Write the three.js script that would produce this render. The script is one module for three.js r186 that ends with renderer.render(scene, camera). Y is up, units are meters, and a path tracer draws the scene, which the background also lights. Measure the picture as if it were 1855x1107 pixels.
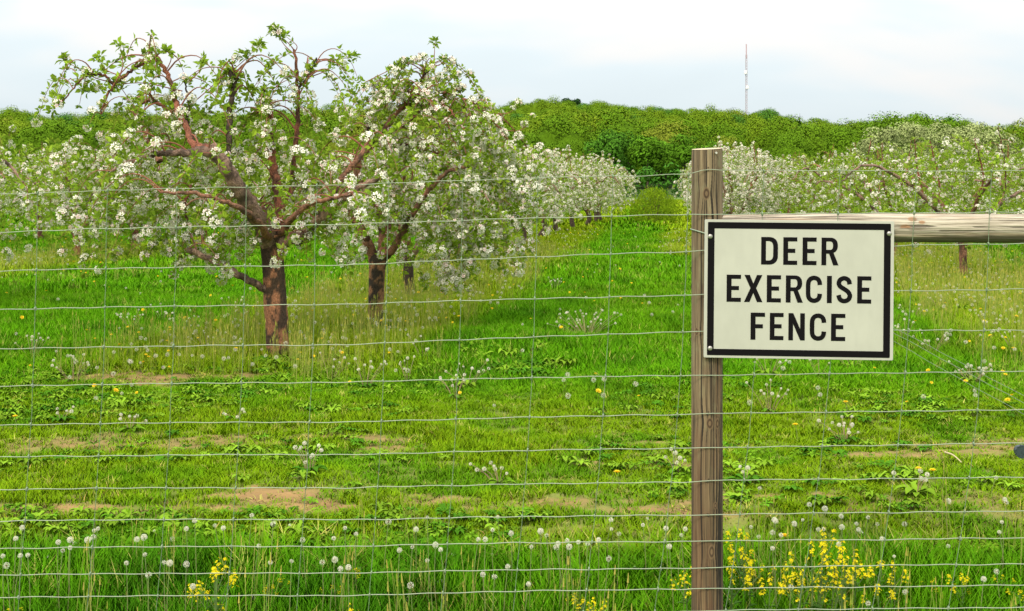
import * as THREE from 'three';
import { mergeGeometries } from 'three/addons/utils/BufferGeometryUtils.js';

// ------------------------------------------------------------------ camera, sky, sun, exposure
const F = 2200, CX = 927.5, HY = 340, EYE = 1.6;         // focal length, principal point and eye height surveyed from the photograph (1855 x 1107)
const scene = new THREE.Scene();
const camera = new THREE.PerspectiveCamera(2 * Math.atan(767 / F) * 180 / Math.PI, 1855 / 1107, 0.1, 4000);
camera.setViewOffset(1534 * 1855 / 1107, 1534, (1534 * 1855 / 1107 - 1855) / 2, 427, 1855, 1107);   // shifted lens: horizon high in the frame, verticals upright
camera.position.set(0, EYE, 0);
camera.lookAt(0, EYE, -10);
const renderer = new THREE.WebGLRenderer({ antialias: true });
renderer.toneMapping = THREE.LinearToneMapping;
renderer.toneMappingExposure = 1.6;
renderer.shadowMap.enabled = true;

// random numbers and noise
function mulberry(a) { return () => { a = (a + 0x6d2b79f5) | 0; let t = Math.imul(a ^ (a >>> 15), 1 | a); t = (t + Math.imul(t ^ (t >>> 7), 61 | t)) ^ t; return ((t ^ (t >>> 14)) >>> 0) / 4294967296; }; }
function hash3(x, y, z) { let h = Math.imul(x, 374761393) + Math.imul(y, 668265263) + Math.imul(z, 2147483647 - 1274126177); h = Math.imul(h ^ (h >>> 13), 1274126177); return ((h ^ (h >>> 16)) >>> 0) / 4294967296; }
function noise3(x, y, z) {
  const ix = Math.floor(x), iy = Math.floor(y), iz = Math.floor(z), s = (t) => t * t * (3 - 2 * t), fx = s(x - ix), fy = s(y - iy), fz = s(z - iz), l = (a, b, t) => a + (b - a) * t;
  const c = (a, b, d) => hash3(ix + a, iy + b, iz + d);
  return l(l(l(c(0, 0, 0), c(1, 0, 0), fx), l(c(0, 1, 0), c(1, 1, 0), fx), fy), l(l(c(0, 0, 1), c(1, 0, 1), fx), l(c(0, 1, 1), c(1, 1, 1), fx), fy), fz);
}
function fbm(x, y, z, n = 4) { let s = 0, a = 0.5, t = 0; for (let i = 0; i < n; i++) { s += a * noise3(x, y, z); t += a; a *= 0.5; x = x * 2 + 17.1; y = y * 2 + 5.3; z = z * 2 + 9.7; } return s / t; }
const sm = (a, b, x) => { const t = Math.min(1, Math.max(0, (x - a) / (b - a))); return t * t * (3 - 2 * t); };
const lerp = (a, b, t) => a + (b - a) * t, clamp = (x, a, b) => Math.min(b, Math.max(a, x));
const V = (x, y, z) => new THREE.Vector3(x, y, z);
const P = (u, v, d) => V((u - CX) * d / F, EYE - (v - HY) * d / F, -d);

// an overcast sky: white cloud above, thin bluish streaks low over the hills, brighter towards the zenith
{
  const W = 2048, H = 1024, data = new Float32Array(W * H * 4);
  for (let row = 0; row < H; row++) {
    const up = ((row + 0.5) / H - 0.5) * Math.PI, e = up * 180 / Math.PI, y = Math.max(0, Math.sin(up));
    for (let col = 0; col < W; col++) {
      const az = ((col + 0.5) / W - 0.5) * 2 * Math.PI, o = (row * W + col) * 4;
      let r = 0.5, g = 0.52, b = 0.5;
      if (e > -2) {
        const X = Math.cos(az) * 5, Z = Math.sin(az) * 5, warp = fbm(X * 0.9, e * 0.1, Z * 0.9, 3) * 3.2;
        const streak = fbm(X * 1.3 + 3, e * 0.55 + warp, Z * 1.3, 5), broad = fbm(X * 0.5, e * 0.09 + 4, Z * 0.5, 4);
        const white = clamp(sm(4.6, 8.3, e + (streak - 0.5) * 9 + (broad - 0.5) * 5) + (streak - 0.5) * 0.9, 0, 1);
        const lum = lerp(0.452, 0.46, white) * (1 + (streak - 0.5) * 0.12) * (1 + 2.4 * Math.pow(y, 0.9) * (0.9 + 0.2 * broad)), blue = 1 - white;
        r = lum * (1 - 0.10 * blue); g = lum * (1 + 0.008 * blue); b = lum * (0.985 + 0.065 * blue);
      }
      data[o] = r; data[o + 1] = g; data[o + 2] = b; data[o + 3] = 1;
    }
  }
  const t = new THREE.DataTexture(data, W, H, THREE.RGBAFormat, THREE.FloatType);
  t.mapping = THREE.EquirectangularReflectionMapping; t.magFilter = THREE.LinearFilter; t.needsUpdate = true;
  scene.background = t; scene.environment = t;
}
const sun = new THREE.DirectionalLight(0xfff1dc, 1.5);
sun.position.set(-9, 20, 7); sun.target.position.set(0, 0, -12); sun.castShadow = true; sun.shadow.radius = 24;
sun.shadow.camera.left = -40; sun.shadow.camera.right = 40; sun.shadow.camera.top = 40; sun.shadow.camera.bottom = -40; sun.shadow.camera.far = 120; sun.shadow.mapSize.set(4096, 4096);
scene.add(sun, sun.target);

// ------------------------------------------------------------------ helpers
const ORD = ['first', 'second', 'third', 'fourth', 'fifth', 'sixth', 'seventh', 'eighth', 'ninth', 'tenth', 'eleventh', 'twelfth', 'thirteenth'];
const used = new Map();
function numbered(name) { const n = used.get(name) ?? 0; used.set(name, n + 1); return n ? name + '_' + String(n).padStart(3, '0') : name; }
function tag(o, label, category, group, kind) { if (label) o.userData.label = label; if (category) o.userData.category = category; if (group) o.userData.group = group; if (kind) o.userData.kind = kind; return o; }
function thing(name, p, label, category, group, kind) { const o = new THREE.Group(); o.name = numbered(name); o.position.copy(p); scene.add(o); return tag(o, label, category, group, kind); }
class Geo {
  constructor() { this.p = []; this.n = []; this.c = []; this.t = []; this.i = []; }
  v(p, n, c, u = 0, w = 0) { this.p.push(p.x, p.y, p.z); this.n.push(n.x, n.y, n.z); this.c.push(c[0], c[1], c[2]); this.t.push(u, w); return this.p.length / 3 - 1; }
  tri(a, b, c) { this.i.push(a, b, c); }
  quad(a, b, c, d) { this.i.push(a, b, c, a, c, d); }
  face(pts, c, bias) {   // a flat polygon with its own normal
    const n = pts[1].clone().sub(pts[0]).cross(pts[2].clone().sub(pts[0])).normalize(); if (bias) n.multiplyScalar(0.7).add(bias).normalize(); const k = pts.map((q) => this.v(q, n, c));
    for (let j = 1; j + 1 < k.length; j++) this.tri(k[0], k[j], k[j + 1]);
  }
  get() {
    const g = new THREE.BufferGeometry();
    g.setAttribute('position', new THREE.Float32BufferAttribute(this.p, 3)); g.setAttribute('normal', new THREE.Float32BufferAttribute(this.n, 3));
    g.setAttribute('color', new THREE.Float32BufferAttribute(this.c, 3)); g.setAttribute('uv', new THREE.Float32BufferAttribute(this.t, 2));
    g.setIndex(this.i); return g;
  }
}
function mesh(name, geometry, material, parent, kind) {
  const m = new THREE.Mesh(geometry instanceof Geo ? geometry.get() : geometry, material);
  m.name = parent ? name : numbered(name); m.castShadow = m.receiveShadow = true; if (kind) m.userData.kind = kind;
  (parent ?? scene).add(m); return m;
}
function scatter(name, geometry, material, list, parent, kind = 'stuff') {   // list of {m, c}
  const o = new THREE.InstancedMesh(geometry, material, list.length);
  o.name = parent ? name : numbered(name); o.castShadow = o.receiveShadow = true;
  list.forEach((e, i) => { o.setMatrixAt(i, e.m); if (e.c) o.setColorAt(i, new THREE.Color().setRGB(e.c[0], e.c[1], e.c[2])); });
  o.userData.kind = kind; (parent ?? scene).add(o); return o;
}
const smooth = (pts, n) => new THREE.CatmullRomCurve3(pts, false, 'centripetal').getPoints(n);
// a tapering, uneven tube along points; color(t, angle, position) gives the colour of the bark there
function tube(geo, pts, radius, sides, color, rough = 0, freq = 8, cap = true) {
  let t0 = pts[1].clone().sub(pts[0]).normalize(), a = Math.abs(t0.y) < 0.9 ? V(0, 1, 0) : V(1, 0, 0), nx = a.cross(t0).normalize(), len = 0, rows = [];
  for (let k = 0; k < pts.length; k++) {
    const t = (k < pts.length - 1 ? pts[k + 1].clone().sub(pts[Math.max(0, k - 1)]) : pts[k].clone().sub(pts[k - 1])).normalize();
    nx.sub(t.clone().multiplyScalar(nx.dot(t))).normalize();
    const ny = t.clone().cross(nx), s = k / (pts.length - 1), r = typeof radius === 'function' ? radius(s) : radius;
    if (k) len += pts[k].distanceTo(pts[k - 1]);
    const row = [];
    for (let j = 0; j <= sides; j++) {
      const an = j / sides * Math.PI * 2, d = nx.clone().multiplyScalar(Math.cos(an)).add(ny.clone().multiplyScalar(Math.sin(an)));
      let rr = r;
      if (rough) { const q = pts[k].clone().add(d.clone().multiplyScalar(r)); rr = r * (1 + rough * (fbm(q.x * freq, q.y * freq * 0.6, q.z * freq, 3) - 0.5) * 2); }
      const p = pts[k].clone().add(d.clone().multiplyScalar(rr));
      row.push(geo.v(p, d, color(s, an, p), j / sides * Math.max(1, Math.round(r * 6.28 / 0.12)), len * 2));
    }
    rows.push(row);
  }
  for (let k = 0; k + 1 < rows.length; k++) for (let j = 0; j < sides; j++) geo.quad(rows[k][j], rows[k][j + 1], rows[k + 1][j + 1], rows[k + 1][j]);
  if (cap) for (const [row, s] of [[rows[0], -1], [rows[rows.length - 1], 1]]) {
    const k = s < 0 ? 0 : pts.length - 1, n = (s < 0 ? pts[0].clone().sub(pts[1]) : pts[k].clone().sub(pts[k - 1])).normalize(), c = geo.v(pts[k], n, color(s < 0 ? 0 : 1, 0, pts[k]));
    for (let j = 0; j < sides; j++) s < 0 ? geo.tri(c, row[j + 1], row[j]) : geo.tri(c, row[j], row[j + 1]);
  }
}
function dataTexture(w, h, f, srgb) {
  const d = new Uint8Array(w * h * 4);
  for (let y = 0; y < h; y++) for (let x = 0; x < w; x++) { const c = f(x, y), o = (y * w + x) * 4; for (let k = 0; k < 3; k++) d[o + k] = clamp(Math.round((c[k] ?? c[0]) * 255), 0, 255); d[o + 3] = 255; }
  const t = new THREE.DataTexture(d, w, h); t.wrapS = t.wrapT = THREE.RepeatWrapping; t.magFilter = THREE.LinearFilter; if (srgb) t.colorSpace = THREE.SRGBColorSpace; t.needsUpdate = true; return t;
}
const std = (o) => new THREE.MeshStandardMaterial({ roughness: 0.9, side: THREE.DoubleSide, ...o });
const leafy = (transmission, o) => new THREE.MeshPhysicalMaterial({ roughness: 1, vertexColors: true, side: THREE.DoubleSide, transmission, thickness: 0, specularIntensity: 0.04, ...o });
const periodic = (x, y, w, h, fx, fy, n, s = 0) => { const a = x / w * 6.2832, R = fx * w / 6.2832; return fbm(Math.cos(a) * R + s + 50, y / h * fy * h + s, Math.sin(a) * R + 50, n); };

// ------------------------------------------------------------------ ground
const gy = (x, d) => -0.24 * (1 - sm(4.3, 6.0, d)) + (d > 3 && d < 90 ? (fbm(x * 0.5, d * 0.5, 2, 3) - 0.5) * 0.10 * sm(4.5, 7, d) + (fbm(x * 3, d * 3, 5, 2) - 0.5) * 0.03 : 0);
const rowAt = (x, d) => x - (-2.2 + 0.127 * (d - 11.5));      // metres to the side of the main tree row
const spot = (x, d, cx, cd, rx, rd) => 1 - sm(0.45, 1.15, Math.hypot((x - cx) / rx, (d - cd) / rd) + (fbm(x * 4, d * 4, 11, 3) - 0.5) * 0.9);
function dirt(x, d) {
  const n = fbm(x * 1.1, d * 2.2, 31, 4), n2 = fbm(x * 2.6, d * 6, 7, 3);
  let m = 0;
  m = Math.max(m, (1 - 0.55 * sm(1.5, 2.0, x)) * (1 - sm(0.12, 0.42, Math.abs(d - 6.15 - (fbm(x * 0.7, 1, 1, 2) - 0.5) * 0.35))) * sm(0.30, 0.42, n) * sm(0.32, 0.48, n2 + 0.04) * sm(0.26, 0.46, fbm(x * 7, d * 14, 55, 3) + 0.06));
  m = Math.max(m, 0.75 * (1 - sm(0.12, 0.5, Math.abs(d - 7.55 - (fbm(x * 0.5, 3, 1, 2) - 0.5) * 0.5))) * sm(0.44, 0.56, n) * sm(0.34, 0.52, n2));
  m = Math.max(m, spot(x, d, -3.1, 10.15, 0.8, 0.55), 0.9 * spot(x, d, -2.3, 10.3, 0.55, 0.25), 0.8 * spot(x, d, -1.5, 13.4, 0.55, 0.5), 0.85 * spot(x, d, 2.5, 7.35, 0.65, 0.16), 0.8 * spot(x, d, 0.37, 7.12, 0.18, 0.1),
    0.7 * spot(x, d, 1.0, 7.05, 0.4, 0.12), 0.8 * spot(x, d, -2.6, 7.6, 0.7, 0.14), 0.8 * spot(x, d, 0.75, 13.2, 0.5, 0.3), 0.7 * spot(x, d, -2.0, 11.1, 0.6, 0.35));
  return m;
}
const track = (d) => sm(5.3, 5.65, d) * (1 - sm(8.4, 10.2, d));   // the trodden strip along the fence
function nature(x, d) {   // how weedy (yellowish, seeding) or lush a place is
  const r = rowAt(x, d), n = fbm(x * 0.45, d * 0.3, 3, 3) - 0.5, strip = Math.max(1 - sm(0.9, 1.9, Math.abs(r + 0.1 + n)), 1 - sm(1.2, 2.4, Math.abs(r - 8.8 + n)), 1 - sm(1, 2, Math.abs(r + 9.4 + n)), d > 28 ? 1 - sm(1, 2, Math.abs(r - 5.1 + n)) : 0);
  const lane = Math.max(sm(1.8, 2.3, r) * (1 - sm(4.2, 5.4, r)), sm(-5.6, -4.6, r) * (1 - sm(-2.6, -1.8, r)));
  return clamp(strip * sm(9.5, 12, d) + (fbm(x * 0.9, d * 0.5, 44, 3) - 0.52) * 0.9 * sm(8, 10, d) * (1 - 0.85 * lane), 0, 1);
}
{
  const xs = [], zs = [];
  for (let x = 0, s = 0.055; x < 900; x += s) { xs.push(x); if (x) xs.unshift(-x); if (x > 4.5) s *= 1.08; }
  for (let d = 3.6, s = 0.05; d < 300; d += s) { zs.push(d); if (d > 11) s *= 1.05; }
  for (let d = 3.6 - 0.4, s = 0.5; d > -200; d -= s) { zs.unshift(d); s *= 1.35; }
  const g = new Geo(), N = V(0, 1, 0);
  for (const d of zs) for (const x of xs) {
    const near = d > 3 && d < 70 && Math.abs(x) < 40, m = near ? dirt(x, d) : 0, n = fbm(x * 2, d * 2, 1, 3), f = fbm(x * 14, d * 14, 9, 3), tr = track(d) * 0.5;
    const soil = [lerp(0.12, 0.36, f), lerp(0.076, 0.215, f), lerp(0.03, 0.072, f)], under = [lerp(0.06, 0.12, n) + tr * 0.12, lerp(0.12, 0.2, n) + tr * 0.05, lerp(0.012, 0.03, n)];
    const c = under.map((u, k) => lerp(u, soil[k], m));
    g.v(V(x, gy(x, d) + (near ? (f - 0.5) * 0.03 : 0), -d), N, c, x, d);
  }
  for (let a = 0; a + 1 < zs.length; a++) for (let b = 0; b + 1 < xs.length; b++) { const o = a * xs.length + b; g.quad(o, o + 1, o + xs.length + 1, o + xs.length); }
  const geo = g.get(); geo.computeVertexNormals();
  const crumb = dataTexture(512, 512, (x, y) => [0.2 + 0.8 * fbm(x * 0.07, y * 0.07, 3, 5)]); crumb.repeat.set(1.7, 1.7);
  tag(mesh('ground', geo, std({ vertexColors: true, bumpMap: crumb, bumpScale: 0.012, roughness: 1 })), 'orchard ground of soil and worn earth under the grass', 'ground', null, 'structure');
}

// ------------------------------------------------------------------ wooded hill
const crest = (x) => 27.4 + 3.4 * Math.exp(-(((x - 25) / 70) ** 2)) + 1.5 * Math.sin(x * 0.021 + 1) - 9.5 * sm(60, 290, x) + 1.0 * Math.sin(x * 0.06) - 3.6 * sm(60, 240, -x);
const hillY = (x, d) => (d < 215 ? 0 : crest(x * 650 / Math.max(d, 400)) * Math.pow(sm(150, 720, d) / sm(150, 720, 640), 1.0) * (d > 640 ? 1 - 0.25 * sm(640, 1000, d) : 1) + (fbm(x * 0.012, d * 0.012, 8, 3) - 0.5) * 7 * sm(215, 330, d) * (1 - sm(520, 640, d))) - 1.2 * (1 - sm(215, 245, d));
{
  const g = new Geo();
  const nx = 130, nd = 70;
  for (let a = 0; a <= nd; a++) for (let b = 0; b <= nx; b++) { const d = 205 + (a / nd) * 900, x = (b / nx - 0.5) * 1700, n = fbm(x * 0.05, d * 0.05, 2, 3); g.v(V(x, hillY(x, d), -d), V(0, 1, 0), [0.035 + 0.03 * n, 0.075 + 0.04 * n, 0.012], x, d); }
  for (let a = 0; a < nd; a++) for (let b = 0; b < nx; b++) { const o = a * (nx + 1) + b; g.quad(o, o + 1, o + nx + 2, o + nx + 1); }
  const geo = g.get(); geo.computeVertexNormals();
  tag(mesh('hill', geo, std({ vertexColors: true, roughness: 1 })), 'low green hill rising behind the orchard', 'hill', null, 'structure');
}
// a crown of leaf sprays spread over uneven lumps, with gaps; normals follow the lumps
function crownGeo(rng, rx, ry, n, size, nl, color, shape = 1, even = 0) {
  const g = new Geo(), lumps = [];
  for (let k = 0; k < nl; k++) {
    const y = Math.pow(rng(), 0.8), an = rng() * 6.283, rr = Math.sqrt(1 - (y * 0.95) ** 2) * (0.35 + 0.5 * rng());
    lumps.push({ c: V(Math.cos(an) * rr * rx, (y * 1.35 - 0.35) * ry * 0.78, Math.sin(an) * rr * rx), r: (0.24 + 0.2 * rng()) * Math.min(rx, ry) * shape, t: lerp(0.75 + 0.5 * rng(), 1, even) });
  }
  for (let k = 0; k < n; k++) {
    const l = lumps[Math.floor(rng() * nl)], d = V(rng() * 2 - 1, rng() * 2 - 0.7, rng() * 2 - 1).normalize(), p = l.c.clone().add(d.clone().multiplyScalar(l.r * (0.6 + 0.5 * Math.sqrt(rng()))));
    const nrm = d.clone().multiplyScalar(1 - even * 0.6).add(V(p.x / rx, p.y / ry + 0.3, p.z / rx).multiplyScalar(0.25 + even)).normalize(), a = V(rng() - 0.5, rng() - 0.5, rng() - 0.5).cross(d).normalize(), b = d.clone().cross(a).add(V(rng() - 0.5, rng() - 0.5, rng() - 0.5).multiplyScalar(1 - even * 0.7)).normalize(), s = size * (0.5 + rng());
    const v = l.t * lerp(0.75 + 0.5 * rng(), 1, even * 0.6), c = [color[0] * v, color[1] * v, color[2] * v];
    const q = [p.clone().add(a.clone().multiplyScalar(s)), p.clone().add(b.clone().multiplyScalar(s * 0.55)), p.clone().sub(a.clone().multiplyScalar(s * 0.9)), p.clone().sub(b.clone().multiplyScalar(s * 0.5))];
    g.quad(...q.map((w) => g.v(w, nrm, c)));
  }
  return g;
}
const woodMat = leafy(0), darkBark = std({ color: new THREE.Color().setRGB(0.09, 0.065, 0.045) });
{
  const rng = mulberry(41), protos = [];
  for (let k = 0; k < 6; k++) {
    const g = crownGeo(rng, 4.8, 4.6, 6500, 0.165, 22, [1, 1, 1], 1.2, 0.8), geos = [];
    const core = new THREE.IcosahedronGeometry(1, 2); core.scale(3.5, 3.4, 3.5); const pc = core.attributes.position;
    core.setAttribute('color', new THREE.Float32BufferAttribute(new Float32Array(pc.count * 3).fill(0.8), 3)); core.setAttribute('uv', new THREE.Float32BufferAttribute(new Float32Array(pc.count * 2), 2));
    geos.push(g.get().toNonIndexed(), core);
    protos.push(mergeGeometries(geos));
  }
  const lists = protos.map(() => []), q = new THREE.Quaternion();
  for (let d = 232; d < 700; d += 5.8 + d * 0.004) for (let x = -0.56 * d - 20; x < 0.56 * d + 20; x += 6.6 + d * 0.004) {
    const X = x + (rng() - 0.5) * 5.5, D = d + (rng() - 0.5) * 6, s = 0.62 + Math.pow(rng(), 1.4) * 0.95 * (0.6 + 0.6 * fbm(X * 0.02, D * 0.02, 4, 2)), n = fbm(X * 0.014, D * 0.02, 77, 3), r = rng();
    const low = 1 - sm(240, 330, D), lightness = clamp((n - 0.28) * 1.5 + (r - 0.5) * 0.32 - low * 0.35, 0, 1);
    let c = [lerp(0.095, 0.19, lightness), lerp(0.19, 0.265, lightness), lerp(0.009, 0.014, lightness)];
    if (r > 0.93) c = [0.17, 0.215, 0.02]; if (r < 0.05) c = [0.065, 0.17, 0.02];
    const y = hillY(X, D) + 4.6 * s; q.setFromEuler(new THREE.Euler(0, rng() * 6.283, 0));
    lists[Math.floor(rng() * protos.length)].push({ m: new THREE.Matrix4().compose(V(X, y, -D), q, V(s, s * (0.85 + 0.3 * rng()), s)), c });
  }
  const forest = thing('forest', V(0, 0, 0), 'spring woodland of fresh green crowns covering the hill', 'forest', null, 'stuff');
  lists.forEach((l, k) => scatter('tree_crowns', protos[k], woodMat, l, forest));
}
function crownTree(name, base, h, rx, color, n, size, seed, label, category, group, shape = 1) {
  const rng = mulberry(seed), t = thing(name, base, label, category, group), ry = h * 0.45;
  const tr = new Geo(); tube(tr, smooth([V(0, -0.3, 0), V(0.1 * rx * (rng() - 0.5), h * 0.35, 0), V(0, h * 0.7, 0)], 8), (s) => lerp(h * 0.022, h * 0.006, s), 7, () => [1, 1, 1]);
  for (let k = 0; k < 5; k++) { const a = rng() * 6.28, y = h * (0.25 + 0.3 * rng()); tube(tr, smooth([V(0, y, 0), V(Math.cos(a) * rx * 0.35, y + h * 0.12, Math.sin(a) * rx * 0.35), V(Math.cos(a) * rx * 0.7, y + h * 0.2, Math.sin(a) * rx * 0.7)], 5), (s) => lerp(h * 0.009, h * 0.003, s), 5, () => [1, 1, 1]); }
  mesh('trunk', tr, darkBark, t);
  const c = mesh('crown', crownGeo(rng, rx, ry, n, size, 22, color, shape), woodMat, t); c.position.y = h * 0.54; c.userData.kind = 'stuff';
  return t;
}
[[1092, 206, 11.0, 4.2], [1128, 214, 11.6, 4.8], [1172, 208, 10.2, 4.4], [1206, 212, 9.6, 4.2], [1240, 205, 10.4, 4.3], [1288, 213, 9.4, 4.6]].forEach(([u, d, h, r], k) =>
  crownTree('woodland_edge_tree', V((u - CX) * d / F, 0, -d), h, r, k < 2 ? [0.06, 0.16, 0.014] : [0.085, 0.20, 0.012], 6000, 0.22, 300 + k, ORD[k] + ' dark green tree at the hill foot, counted from the main row', 'tree', 'dark trees at the foot of the hill'));
[[1600, 150, 8.6, 3.4], [1652, 158, 9.4, 4.2], [1708, 152, 9.3, 4.4], [1762, 156, 9.0, 4.0], [1806, 149, 8.3, 3.4], [1575, 165, 7.6, 2.8]].forEach(([u, d, h, r], k) =>
  crownTree('pale_tree', V((u - CX) * d / F, 0, -d), h + 0.6, r, [0.27, 0.32, 0.12], 5000, 0.15, 400 + k, ORD[k] + ' pale grey green tree behind the orchard before the wooded hill', 'tree', 'pale trees behind the orchard', 1.05));
{
  const rng = mulberry(88), g = []; for (let k = 0; k < 46; k++) { const c = crownGeo(rng, 4, 3.4, 420, 0.3, 10, [0.05, 0.15, 0.016], 1.25, 0.3).get(); c.translate((k - 23) * 5 + 10 + rng() * 3, 1.4 + rng(), -196 - rng() * 6); g.push(c); }
  tag(mesh('thicket', mergeGeometries(g), woodMat), 'dark green undergrowth closing the foot of the wooded hill', 'undergrowth', null, 'stuff');
}
function conifer(u, v, d, h, r, seed, label, group) {
  const rng = mulberry(seed), X = (u - CX) * d / F, top = EYE - (v - HY) * d / F, t = thing('conifer', V(X, top - h, -d), label, 'conifer tree', group), g = new Geo();
  for (let k = 0; k < 700; k++) {
    const s = Math.sqrt(rng()), y = h * (1 - s * 0.9), a = rng() * 6.283, l = r * s * (0.7 + 0.5 * rng()) * (0.8 + 0.3 * Math.sin(y * 4)), o = V(Math.cos(a), 0, Math.sin(a)), w = V(-o.z, 0, o.x), c = 0.7 + 0.6 * rng();
    const p = o.clone().multiplyScalar(l * 0.25).setY(y), e = o.clone().multiplyScalar(l).setY(y - l * 0.28), n = o.clone().setY(0.6).normalize(), col = [0.022 * c, 0.06 * c, 0.022 * c];
    g.quad(g.v(p.clone().add(w.clone().multiplyScalar(0.16 * l)), n, col), g.v(e, n, col), g.v(p.clone().sub(w.clone().multiplyScalar(0.16 * l)), n, col), g.v(p.clone().setY(y - 0.25 * l), n, col));
  }
  const tr = new Geo(); tube(tr, [V(0, -1, 0), V(0, h * 0.5, 0), V(0, h, 0)], (s) => lerp(h * 0.025, 0.03, s), 6, () => [1, 1, 1]);
  mesh('trunk', tr, darkBark, t); mesh('crown', g, woodMat, t).userData.kind = 'stuff';
}
conifer(1449, 205, 400, 9.5, 3, 51, 'lone dark conifer among the light green woods below the crest');
[[1027, 612, 4.4], [1044, 616, 4.0]].forEach(([u, d, r], k) => { const x = (u - CX) * d / F, top = EYE - (177 - HY) * d / F, t = crownTree('evergreen_tree', V(x, top - 15.5, -d), 15.5, r, [0.02, 0.05, 0.016], 1500, 0.5, 520 + k, (k ? 'smaller' : 'larger') + ' one of two dark rounded evergreens on the crest of the hill', 'tree', undefined, 1.2); });

// ------------------------------------------------------------------ radio mast on the hill
{
  const d = 690, top = EYE - (80 - HY) * d / F, X = (1352 - CX) * d / F, base = 34, h = top - base, t = thing('radio_mast', V(X, base, -d), 'tall thin lattice radio mast with white drums rising above the hill', 'mast');
  const steel = std({ color: new THREE.Color().setRGB(0.50, 0.46, 0.50), metalness: 0.1, roughness: 0.6 }), white = std({ color: new THREE.Color().setRGB(0.85, 0.85, 0.85), roughness: 0.5 });
  const red = std({ color: new THREE.Color().setRGB(0.5, 0.33, 0.35), roughness: 0.6 });
  const corner = (k) => V(Math.cos(k * 2.094 + 0.4) * 0.55, 0, Math.sin(k * 2.094 + 0.4) * 0.55), br = new Geo();
  for (let k = 0; k < 3; k++) { const g = new Geo(), c = corner(k); tube(g, [c, c.clone().setY(h / 2), c.clone().setY(h - 6)], 0.13, 6, () => [1, 1, 1]); mesh('leg', g, steel, t); }
  for (let y = 0, k = 0; y < h - 8; y += 1.5, k++) for (let j = 0; j < 3; j++) { const a = corner(j).setY(y), b = corner((j + 1) % 3).setY(y + 1.5); tube(br, k % 2 ? [a, b] : [a.setY(y + 1.5), b.setY(y)], 0.05, 4, () => [1, 1, 1], 0, 1, false); }
  mesh('bracing', br, red, t);
  const pole = new Geo(); tube(pole, [V(0, h - 8, 0), V(0, h, 0)], 0.28, 8, () => [1, 1, 1]); mesh('antenna_pole', pole, red, t);
  for (const [v, dx] of [[131, -0.5], [158, 0.5]]) { const m = mesh('drum', new THREE.CylinderGeometry(0.85, 0.95, 1.9, 16), white, t); m.position.set(dx, EYE - (v - HY) * d / F - base, 0.7); const a = mesh('drum_mount', new THREE.BoxGeometry(1.2, 0.2, 0.9), steel, t); a.position.set(dx * 0.6, m.position.y, 0.2); }
}

// ------------------------------------------------------------------ apple trees
const barkTex = dataTexture(256, 512, (x, y) => { const n = periodic(x, y, 256, 512, 0.06, 0.05, 4), f = periodic(x, y, 256, 512, 0.25, 0.09, 3, 9), k = clamp(0.55 + (n - 0.5) * 0.9 + (f - 0.5) * 0.9, 0.12, 1); return [k, k * 0.97, k * 0.93]; }, false);
const barkMat = std({ vertexColors: true, map: barkTex, bumpMap: barkTex, bumpScale: 0.02, roughness: 0.92 });
const twigMat = std({ vertexColors: true, roughness: 0.9 });
const appleLeafMat = leafy(0.4), petalMat = leafy(0.15);
function leafWhorl(seed, n, size) {
  const rng = mulberry(seed), g = new Geo();
  for (let k = 0; k < n; k++) {
    const a = k / n * 6.283 + rng() * 0.9, tilt = 0.25 + rng() * 1.15, L = size * (0.65 + 0.6 * rng()), w = L * (0.24 + 0.07 * rng()), dir = V(Math.cos(a) * Math.sin(tilt), Math.cos(tilt), Math.sin(a) * Math.sin(tilt));
    const side = V(-Math.sin(a), 0, Math.cos(a)), up = side.clone().cross(dir).normalize(), base = dir.clone().multiplyScalar(0.012 + 0.012 * rng()), s = 0.7 + 0.6 * rng(), c = [0.27 * s, 0.415 * s, 0.035 * s];
    const at = (t, k2) => base.clone().add(dir.clone().multiplyScalar(L * t)).add(side.clone().multiplyScalar(w * k2)).add(up.clone().multiplyScalar(Math.abs(k2) * w * 0.35 - L * 0.28 * t * t)).add(V(0, -L * 0.12 * t * t, 0));
    const m0 = at(0, 0), m1 = at(0.5, 0), m2 = at(1, 0);
    for (const q of [-1, 1]) { const l1 = at(0.28, 0.85 * q), l2 = at(0.62, q); const bi = V(0, 0.45, 0); q > 0 ? g.face([m0, m1, l2, l1], c, bi) : g.face([m0, l1, l2, m1], c, bi); q > 0 ? g.face([m1, m2, l2], c, bi) : g.face([m1, l2, m2], c, bi); }
  }
  return g.get();
}
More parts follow.
